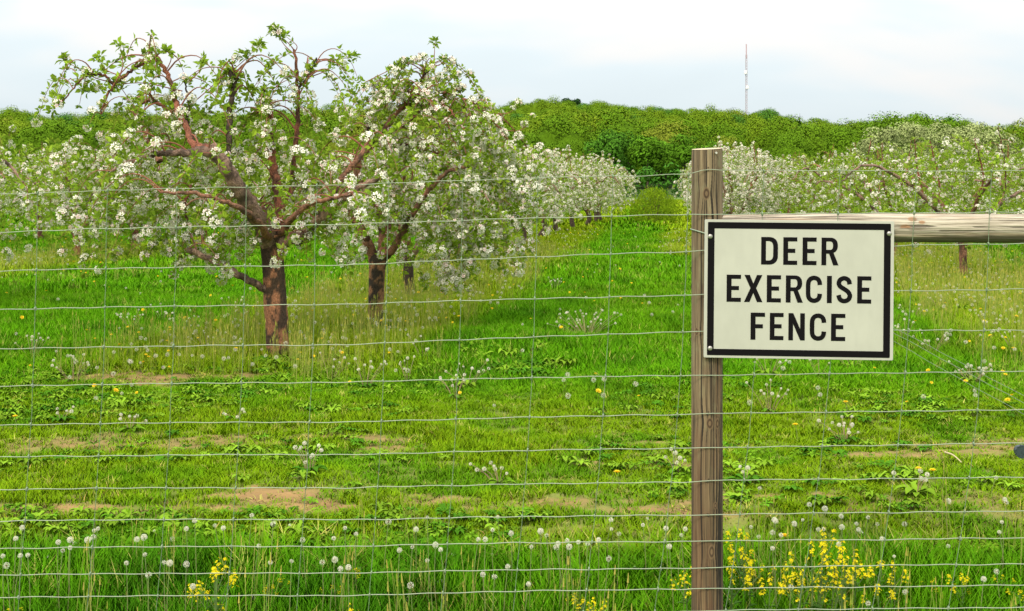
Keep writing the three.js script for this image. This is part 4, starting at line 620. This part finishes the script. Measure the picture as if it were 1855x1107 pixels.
{
  const zinc = std({ color: new THREE.Color().setRGB(0.31, 0.36, 0.25), metalness: 0.15, roughness: 0.5 }), dull = std({ color: new THREE.Color().setRGB(0.2, 0.27, 0.16), metalness: 0.2, roughness: 0.55 });
  const t = thing('wire_fence', V(0, -0.24, 0), 'woven wire fence of thin galvanised line wires and upright stay wires', 'fence'), w = (p) => p.sub(t.position), one = () => [1, 1, 1];
  lineWires.forEach((_, k) => {
    const pts = []; for (let u = -190, j = 0; u <= 2105; u += 17, j++) { const post = Math.abs(u - 1281) < 40; pts.push(w(FP(u, wireV(k, u) + (post ? 0 : Math.sin(j * 1.05 + k * 1.7) * 0.7 + (noise3(u * 0.013, k * 3.1, 4) - 0.5) * 1.6), post ? -0.004 : 0))); }
    const g = new Geo(); tube(g, pts, k === 0 ? 0.0014 : 0.0017, 6, one); mesh('line_wire', g, zinc, t);
  });
  const su = [-187, -60, 66, 192, 318, 444, 571, 701, 836, 971, 1106, 1243, 1378, 1515, 1653, 1790, 1928, 2066], knot = new THREE.TorusGeometry(0.0042, 0.0022, 6, 10); knot.rotateY(Math.PI / 2);
  su.forEach((u0, i) => {
    const pts = []; for (let v = wireV(0, u0); v < 1172; v += 12) { const u = stayU(u0, v); pts.push(w(FP(u + (noise3(u0, v * 0.02, 1) - 0.5) * 2, v, 0.004))); }
    const g = new Geo(); tube(g, pts, 0.0012, 5, one); mesh('stay_wire', g, dull, t);
    if (u0 > -100 && u0 < 1900) lineWires.forEach((_, k) => { if (k > 13) return; let v = wireV(k, u0), u = stayU(u0, v); v = wireV(k, u); if (u > 1284 && u < 1612 && v > 400 && v < 648) return; const m = mesh('knot', knot, dull, t); m.position.copy(w(FP(u, v, -0.001))); m.rotation.z = (noise3(k, i, 3) - 0.5) * 0.6; m.scale.setScalar(1.1 + 0.4 * noise3(i, k, 7)); });
  });
}
// the post: weathered timber with long cracks, knots and rusty streaks
const PW = 288, PH = 1152, postKnots = [[0.466, 0.924, 0.036, 0.0105], [0.36, 0.70, 0.022, 0.007], [0.50, 0.553, 0.036, 0.010], [0.585, 0.552, 0.026, 0.009], [0.52, 0.346, 0.034, 0.0115], [0.47, 0.66, 0.016, 0.005], [0.56, 0.42, 0.022, 0.006], [0.1, 0.5, 0.03, 0.01], [0.85, 0.7, 0.03, 0.012]];
function grain(x, y, knots, seed) {   // wood: rings pushed aside round knots
  let u = x, k0 = 0, ring = 0;
  for (const [a, b, ra, rb] of knots) { const dx = (x - a) / ra, dy = (y - b) / rb, r = Math.hypot(dx, dy); u += (dx / (1 + r * r * 0.6)) * ra * 0.9; if (r < 1.25) { k0 = Math.max(k0, 1 - sm(0.75, 1.25, r)); ring = Math.sin(r * 8); } }
  const a = u * 6.2832, X = Math.cos(a), Z = Math.sin(a), w = fbm(X * 2 + seed, y * 5, Z * 2, 3) * 1.4;
  return { f: fbm(X * 22 + w * 2, y * 16 + seed, Z * 22, 4), g: fbm(X * 9 + w * 1.5, y * 9 + seed, Z * 9, 4), broad: fbm(X * 1.6 + seed, y * 6, Z * 1.6, 4), crack: sm(0.60, 0.66, fbm(X * 11 + seed + w * 0.9, y * 2.6, Z * 11, 3)), k0, ring };
}
const postBump = [], postMap = dataTexture(PW, PH, (px, py) => {
  const x = px / PW, y = py / PH, q = grain(x, y, postKnots, 3), low = 1 - sm(0.35, 0.75, y + (q.broad - 0.5) * 0.4), t = clamp((q.f - 0.5) * 1.4 + (q.g - 0.5) * 1.4 + 0.45, 0, 1);
  let c = mix3([0.095, 0.065, 0.036], [0.29, 0.22, 0.125], t); c = mix3(c, mix3([0.05, 0.032, 0.018], [0.225, 0.145, 0.07], t), low * 0.9);
  c = mix3(c, [0.17, 0.085, 0.04], sm(0.54, 0.68, q.broad) * 0.4); c = mix3(c, [0.30, 0.34, 0.18], sm(0.55, 0.75, fbm(x * 20, y * 40, 4, 3)) * 0.18 * (1 - low));
  c = mix3(c, [0.015, 0.011, 0.008], q.crack * 0.95); if (q.k0) c = mix3(c, mix3([0.06, 0.034, 0.018], [0.21, 0.135, 0.07], q.ring * 0.5 + 0.5), q.k0);
  postBump[py * PW + px] = clamp(t * 0.6 + 0.3 - q.crack * 0.55 + q.k0 * 0.15, 0, 1); return c.map((v) => 1.055 * Math.pow(v, 1 / 2.4) - 0.055);
}, true);
const postBumpTex = dataTexture(PW, PH, (x, y) => [postBump[y * PW + x]]);
const postMat = std({ map: postMap, bumpMap: postBumpTex, bumpScale: 0.003, roughness: 0.92 });
const endMat = std({ color: new THREE.Color().setRGB(0.5, 0.42, 0.27) });
function post(u, d, top, r, label, seed) {
  const X = (u - CX) * d / F, t = thing('fence_post', V(X, -0.5, -d), label, 'post'), H = top + 0.5, g = new Geo(), nS = 40, nY = 60;
  for (let a = 0; a <= nY; a++) for (let b = 0; b <= nS; b++) {
    const y = a / nY, an = (b / nS - 0.5) * Math.PI * 2, n = V(Math.sin(an), 0, Math.cos(an)), rr = r * (1 + 0.018 * (fbm(n.x * 2 + seed, y * 5, n.z * 2, 2) - 0.5) * 2) * (a === nY ? 0.975 : 1), cut = 0.003 * n.x - 0.0042 * n.z;
    g.v(V(n.x * rr, y * H + (y > 0.9 ? cut * (y - 0.9) * 10 : 0), n.z * rr), n, [1, 1, 1], b / nS, y * H / 2.25);
  }
  for (let a = 0; a < nY; a++) for (let b = 0; b < nS; b++) { const o = a * (nS + 1) + b; g.quad(o, o + 1, o + nS + 2, o + nS + 1); }
  const geo = g.get(); geo.computeVertexNormals(); mesh('timber', geo, postMat, t);
  const e = new Geo(), c = e.v(V(0, H + 0.002, 0), V(0, 1, 0), [1, 1, 1]); for (let b = 0; b <= nS; b++) { const an = b / nS * 6.2832, n = V(Math.sin(an), 0, Math.cos(an)); e.v(V(n.x * r * 0.985, H + 0.003 * n.x - 0.0042 * n.z + 0.001, n.z * r * 0.985), V(0, 1, 0.1), [1, 1, 1]); if (b) e.tri(c, c + b, c + b + 1); }
  mesh('cut_end', e, endMat, t);
  return t;
}
const PD = fd(1281) + 0.0585, postTop = EYE - (270 - HY) * PD / F, PX = (1281 - CX) * PD / F;
const thePost = post(1281, PD, postTop, 0.0572, 'weathered brown round timber post carrying the sign and the rail', 1);
{ const rusty = std({ color: new THREE.Color().setRGB(0.22, 0.2, 0.18), metalness: 0.6, roughness: 0.5 }), g = new THREE.TorusGeometry(0.006, 0.0019, 6, 12, Math.PI); g.rotateX(-Math.PI / 2); g.rotateZ(Math.PI / 2);
  [0, 6, 8, 9, 11, 12].forEach((k) => { const m = mesh('staple', g, rusty, thePost); m.position.copy(FP(1283, wireV(k, 1283), -0.002)).sub(thePost.position); m.rotation.z = 0.3 * Math.sin(k * 3); });
  const nail = mesh('nail', new THREE.CylinderGeometry(0.004, 0.004, 0.02, 8).rotateX(Math.PI / 2), std({ color: new THREE.Color().setRGB(0.7, 0.68, 0.6), metalness: 0.6, roughness: 0.4 }), thePost); nail.position.copy(FP(1297, 277, 0.006)).sub(thePost.position); }
const P2U = 2510, P2D = fd(P2U) + 0.0585; post(P2U, P2D, postTop - 0.06, 0.058, 'second timber post holding the far end of the rail', 4);
// the rail: pale split pole
{
  const RW = 1280, RH = 256, rb = [], rknots = [[0.296, 0.89, 0.007, 0.03], [0.284, 0.985, 0.008, 0.03], [0.31, 0.93, 0.005, 0.02], [0.7, 0.9, 0.006, 0.02]];
  const map = dataTexture(RW, RH, (px, py) => {
    const x = px / RW, y = py / RH, a = y * 6.2832, X = Math.cos(a), Z = Math.sin(a);
    let dx = 0, k0 = 0; for (const [kx, ky, rx, ry] of rknots) { const ex = (x - kx) / rx, ey = (y - ky) / ry, r = Math.hypot(ex, ey); dx += (ey / (1 + r * r * 0.5)) * 0.05; if (r < 1.3) k0 = Math.max(k0, 1 - sm(0.7, 1.3, r)); }
    const w = fbm(x * 14, X * 1.5, Z * 1.5, 3) * 1.3 + dx * 8, f = fbm(x * 26, X * 14 + w, Z * 14, 4), g = fbm(x * 14, X * 6 + w * 1.4, Z * 6, 4), crack = sm(0.615, 0.655, fbm(x * 6 + 3, X * 9 + w * 0.9, Z * 9, 3)), weather = fbm(x * 9, X * 2 + 7, Z * 2, 4), under = sm(0.055, 0.11, y + (fbm(x * 16, 3, 1, 4) - 0.5) * 0.12) * (1 - sm(0.36, 0.44, y));  // under: overcast shade and dark stains of the lower side, painted into the colour
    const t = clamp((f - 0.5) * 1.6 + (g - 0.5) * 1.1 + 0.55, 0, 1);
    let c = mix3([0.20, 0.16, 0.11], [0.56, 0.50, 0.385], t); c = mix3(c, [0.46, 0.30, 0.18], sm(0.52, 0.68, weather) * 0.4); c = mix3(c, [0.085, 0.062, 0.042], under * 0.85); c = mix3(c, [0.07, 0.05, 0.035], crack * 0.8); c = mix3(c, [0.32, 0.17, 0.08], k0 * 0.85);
    rb[py * RW + px] = clamp(0.35 + 0.55 * t - crack * 0.6 + k0 * 0.15, 0, 1); return c.map((v) => 1.055 * Math.pow(v, 1 / 2.4) - 0.055);
  }, true);
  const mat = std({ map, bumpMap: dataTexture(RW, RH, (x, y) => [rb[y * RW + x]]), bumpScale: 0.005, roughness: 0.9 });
  const a = V(PX + 0.05, EYE - (416 - HY) * PD / F, -PD - 0.004), b = V((P2U - CX) * P2D / F - 0.05, EYE - (408 - HY) * P2D / F, -P2D), t = thing('fence_rail', a, 'pale weathered split pole running as a rail from the signpost, behind the wires', 'rail'), g = new Geo(), nL = 120, nS = 36, dir = b.clone().sub(a), n1 = V(0, 1, 0), n2 = dir.clone().normalize().cross(n1).normalize();
  for (let i = 0; i <= nL; i++) for (let j = 0; j <= nS; j++) {
    const s = i / nL, an = j / nS * 6.2832, n = n1.clone().multiplyScalar(-Math.cos(an)).add(n2.clone().multiplyScalar(-Math.sin(an))), r = 0.0545 * (1 + 0.05 * (fbm(s * 9, Math.cos(an) * 1.3 + 5, Math.sin(an) * 1.3, 3) - 0.5) * 2) * lerp(0.97, 1.0, s);
    g.v(dir.clone().multiplyScalar(s).add(n.multiplyScalar(r)).add(V(0, 0.004 * Math.sin(s * 9), 0)), n, [1, 1, 1], s, j / nS + 0.25);
  }
  for (let i = 0; i < nL; i++) for (let j = 0; j < nS; j++) { const o = i * (nS + 1) + j; g.quad(o, o + 1, o + nS + 2, o + nS + 1); }
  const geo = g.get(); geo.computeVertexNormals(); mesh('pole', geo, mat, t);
}
{ // the brace wire: wrapped round the post, slanting down to the second post, with a ratchet tightener
  const zinc = std({ color: new THREE.Color().setRGB(0.3, 0.36, 0.27), metalness: 0.3, roughness: 0.45 }), iron = std({ color: new THREE.Color().setRGB(0.05, 0.07, 0.08), metalness: 0.3, roughness: 0.45 }), t = thing('brace_wire', V(PX, 1.4, -PD), 'slanting brace wire wrapped round the signpost and drawn down with a dark tightener', 'wire'), one = () => [1, 1, 1], w = (p) => p.sub(t.position);
  const yA = EYE - (424 - HY) * PD / F, ring = []; for (let k = 0; k <= 24; k++) { const an = k / 24 * 6.2832; ring.push(w(V(PX + Math.sin(an) * 0.0605, yA + 0.018 * -Math.sin(an), -PD + Math.cos(an) * 0.0605))); }
  const rg = new Geo(); tube(rg, ring, 0.0026, 6, one, 0, 1, false); mesh('wrap', rg, zinc, t);
  const endX = (P2U - CX) * P2D / F, at = (s, o) => V(lerp(PX + 0.06, endX, s), lerp(yA - 0.018, 1.6 - 870 * P2D / F + 0.28, s), -PD - 0.03).add(V(0, o * Math.sin(Math.PI * s), 0)), strands = [0.012, -0.014, -0.055];
  strands.forEach((o, k) => { const pts = []; for (let j = 0; j <= 40; j++) pts.push(w(at(j / 40, o).add(V(0, 0.0015 * Math.sin(j * 2.1 + k), 0)))); const g = new Geo(); tube(g, pts, 0.0009, 5, one); mesh('strand', g, zinc, t); });
  const p = P(1849, 817, PD + 0.03), wheel = mesh('tightener', new THREE.CylinderGeometry(0.02, 0.02, 0.032, 18).rotateX(Math.PI / 2), iron, t); wheel.position.copy(w(p.clone()));
  for (let k = 0; k < 12; k++) { const m = mesh('tooth', new THREE.BoxGeometry(0.007, 0.01, 0.012), iron, wheel); m.position.set(Math.cos(k * 0.5236) * 0.021, Math.sin(k * 0.5236) * 0.021, 0.01); m.rotation.z = k * 0.5236; }
  const body = mesh('tightener_frame', new THREE.BoxGeometry(0.07, 0.012, 0.036), iron, t); body.position.copy(w(p.clone().add(V(0.03, -0.016, 0)))); body.rotation.z = -0.5;
}

// ------------------------------------------------------------------ sign
{
  const D = 4.366, C = P(1446.6, 524.8, D), S = F / D, W = 338.8 / S, H = 250.6 / S, t = thing('sign', C, 'white rectangular sign with black border and bold black capitals, bolted to the post and rail', 'sign');
  t.rotation.set(0, Math.atan(KB), -0.0085);
  const rr = (w, h, r) => { const s = new THREE.Shape(), x = w / 2, y = h / 2; s.moveTo(-x + r, -y).lineTo(x - r, -y).quadraticCurveTo(x, -y, x, -y + r).lineTo(x, y - r).quadraticCurveTo(x, y, x - r, y).lineTo(-x + r, y).quadraticCurveTo(-x, y, -x, y - r).lineTo(-x, -y + r).quadraticCurveTo(-x, -y, -x + r, -y); return s; };
  const dirt = dataTexture(512, 384, (x, y) => { const n = fbm(x * 0.012, y * 0.012, 5, 4), f = fbm(x * 0.08, y * 0.03, 2, 3), v = 0.95 + (n - 0.5) * 0.07 + (f - 0.5) * 0.03; return [v, v, v * 0.985]; }, true); dirt.repeat.set(1 / W, 1 / H); dirt.offset.set(0.5, 0.5);
  const white = new THREE.MeshPhysicalMaterial({ color: new THREE.Color().setRGB(0.55, 0.55, 0.485), map: dirt, roughness: 0.5, clearcoat: 0.05, clearcoatRoughness: 0.35 }), black = new THREE.MeshPhysicalMaterial({ color: new THREE.Color().setRGB(0.006, 0.005, 0.006), roughness: 0.8, specularIntensity: 0.2 }), edge = std({ color: new THREE.Color().setRGB(0.72, 0.74, 0.68), roughness: 0.4 });
  const plate = mesh('plate', new THREE.ExtrudeGeometry(rr(W, H, 0.005), { depth: 0.0024, bevelEnabled: true, bevelThickness: 0.0006, bevelSize: 0.0006, bevelSegments: 1 }), white, t); plate.position.z = -0.003;
  const b = rr(W - 2 * 5.6 / S, H - 2 * 4.2 / S, 0.004); b.holes.push(rr(W - 2 * 17.6 / S, H - 2 * 15.8 / S, 0.002)); const border = mesh('border', new THREE.ExtrudeGeometry(b, { depth: 0.0006, bevelEnabled: false, curveSegments: 6 }), black, t); border.position.z = 0.0001;
  const shp = (...p) => new THREE.Shape(p.map(([x, y]) => new THREE.Vector2(x, y)));
  const stroke = (pts, w) => { const c = new THREE.SplineCurve(pts.map(([x, y]) => new THREE.Vector2(x, y))).getPoints(48), a = [], z = []; c.forEach((p, k) => { const n = c[Math.min(48, k + 1)].clone().sub(c[Math.max(0, k - 1)]).normalize(); a.push(new THREE.Vector2(p.x - n.y * w / 2, p.y + n.x * w / 2)); z.unshift(new THREE.Vector2(p.x + n.y * w / 2, p.y - n.x * w / 2)); }); return new THREE.Shape([...a, ...z]); };
  const T = 0.172, B = 0.152;
  const letters = {
    E: [0.5, () => shp([0, 0], [0, 1], [0.5, 1], [0.5, 1 - B], [T, 1 - B], [T, 0.585], [0.43, 0.585], [0.43, 0.585 - B], [T, 0.585 - B], [T, B], [0.5, B], [0.5, 0])],
    F: [0.5, () => shp([0, 0], [0, 1], [0.5, 1], [0.5, 1 - B], [T, 1 - B], [T, 0.575], [0.43, 0.575], [0.43, 0.575 - B], [T, 0.575 - B], [T, 0])],
    I: [T, () => shp([0, 0], [0, 1], [T, 1], [T, 0])],
    N: [0.58, () => shp([0, 0], [0, 1], [0.17, 1], [0.415, 0.42], [0.415, 1], [0.58, 1], [0.58, 0], [0.42, 0], [0.165, 0.60], [0.165, 0])],
    X: [0.65, () => shp([0, 0], [0.225, 0.515], [0.01, 1], [0.2, 1], [0.325, 0.685], [0.45, 1], [0.64, 1], [0.425, 0.515], [0.65, 0], [0.455, 0], [0.325, 0.335], [0.195, 0])],
    D: [0.6, () => { const s = new THREE.Shape().moveTo(0, 0).lineTo(0, 1).lineTo(0.27, 1).bezierCurveTo(0.5, 1, 0.6, 0.87, 0.6, 0.66).lineTo(0.6, 0.34).bezierCurveTo(0.6, 0.13, 0.5, 0, 0.27, 0); const h = new THREE.Path().moveTo(T, 0.15).lineTo(T, 0.85).lineTo(0.26, 0.85).bezierCurveTo(0.38, 0.85, 0.43, 0.77, 0.43, 0.64).lineTo(0.43, 0.36).bezierCurveTo(0.43, 0.23, 0.38, 0.15, 0.26, 0.15); s.holes.push(h); return s; }],
    R: [0.6, () => { const s = new THREE.Shape().moveTo(0, 0).lineTo(0, 1).lineTo(0.32, 1).bezierCurveTo(0.5, 1, 0.58, 0.88, 0.58, 0.71).bezierCurveTo(0.58, 0.57, 0.52, 0.49, 0.43, 0.455).lineTo(0.61, 0).lineTo(0.42, 0).lineTo(0.27, 0.42).lineTo(T, 0.42).lineTo(T, 0); const h = new THREE.Path().moveTo(T, 0.56).lineTo(T, 0.86).lineTo(0.31, 0.86).bezierCurveTo(0.38, 0.86, 0.41, 0.8, 0.41, 0.71).bezierCurveTo(0.41, 0.61, 0.37, 0.56, 0.31, 0.56); s.holes.push(h); return s; }],
    C: [0.59, () => stroke([[0.51, 0.66], [0.49, 0.79], [0.42, 0.885], [0.3, 0.92], [0.18, 0.885], [0.105, 0.79], [0.085, 0.65], [0.085, 0.5], [0.085, 0.35], [0.105, 0.21], [0.18, 0.115], [0.3, 0.08], [0.42, 0.115], [0.49, 0.21], [0.51, 0.34]], 0.165)],
    S: [0.57, () => stroke([[0.475, 0.70], [0.43, 0.85], [0.285, 0.92], [0.14, 0.86], [0.09, 0.73], [0.15, 0.61], [0.285, 0.52], [0.42, 0.42], [0.485, 0.28], [0.43, 0.14], [0.285, 0.08], [0.14, 0.14], [0.08, 0.30]], 0.165)],
  };
  const word = (text, zs, z0, z1) => [...text].forEach((ch, k) => {   // left and right edge of each letter, as measured
    const z = 2.5165, X0 = (1220 + zs[k * 2] / z - 1446.6) / S, X1 = (1220 + zs[k * 2 + 1] / z - 1446.6) / S, Y0 = -(240 + z1 / z - 524.8) / S, Y1 = -(240 + z0 / z - 524.8) / S;
    const g = new THREE.ExtrudeGeometry(letters[ch][1](), { depth: 0.0006, bevelEnabled: false, curveSegments: 16 }); g.scale((X1 - X0) / letters[ch][0], Y1 - Y0, 1); const m = mesh('letter', g, black, t); m.position.set(X0, Y0, 0.0001);
  });
  word('DEER', [400, 476, 500, 563, 587, 650, 672, 748], 478, 604);
  word('EXERCISE', [245, 310, 324, 408, 427, 491, 513, 589, 603, 676, 698, 720, 740, 812, 834, 897], 652, 776);
  word('FENCE', [355, 420, 442, 504, 526, 600, 622, 696, 718, 782], 824, 948);
  const steel = std({ color: new THREE.Color().setRGB(0.42, 0.40, 0.36), metalness: 0.7, roughness: 0.38 }), head = new THREE.SphereGeometry(0.0088, 16, 8, 0, 6.2832, 0, Math.PI / 2).rotateX(Math.PI / 2).scale(1, 1, 0.6);
  for (const [u, v] of [[1287, 430], [1607.5, 421.5], [1288.5, 633.5]]) { const m = mesh('bolt', head, steel, t); m.position.set((u - 1446.6) / S, -(v - 524.8) / S, 0.0006); }
}
renderer.render(scene, camera);
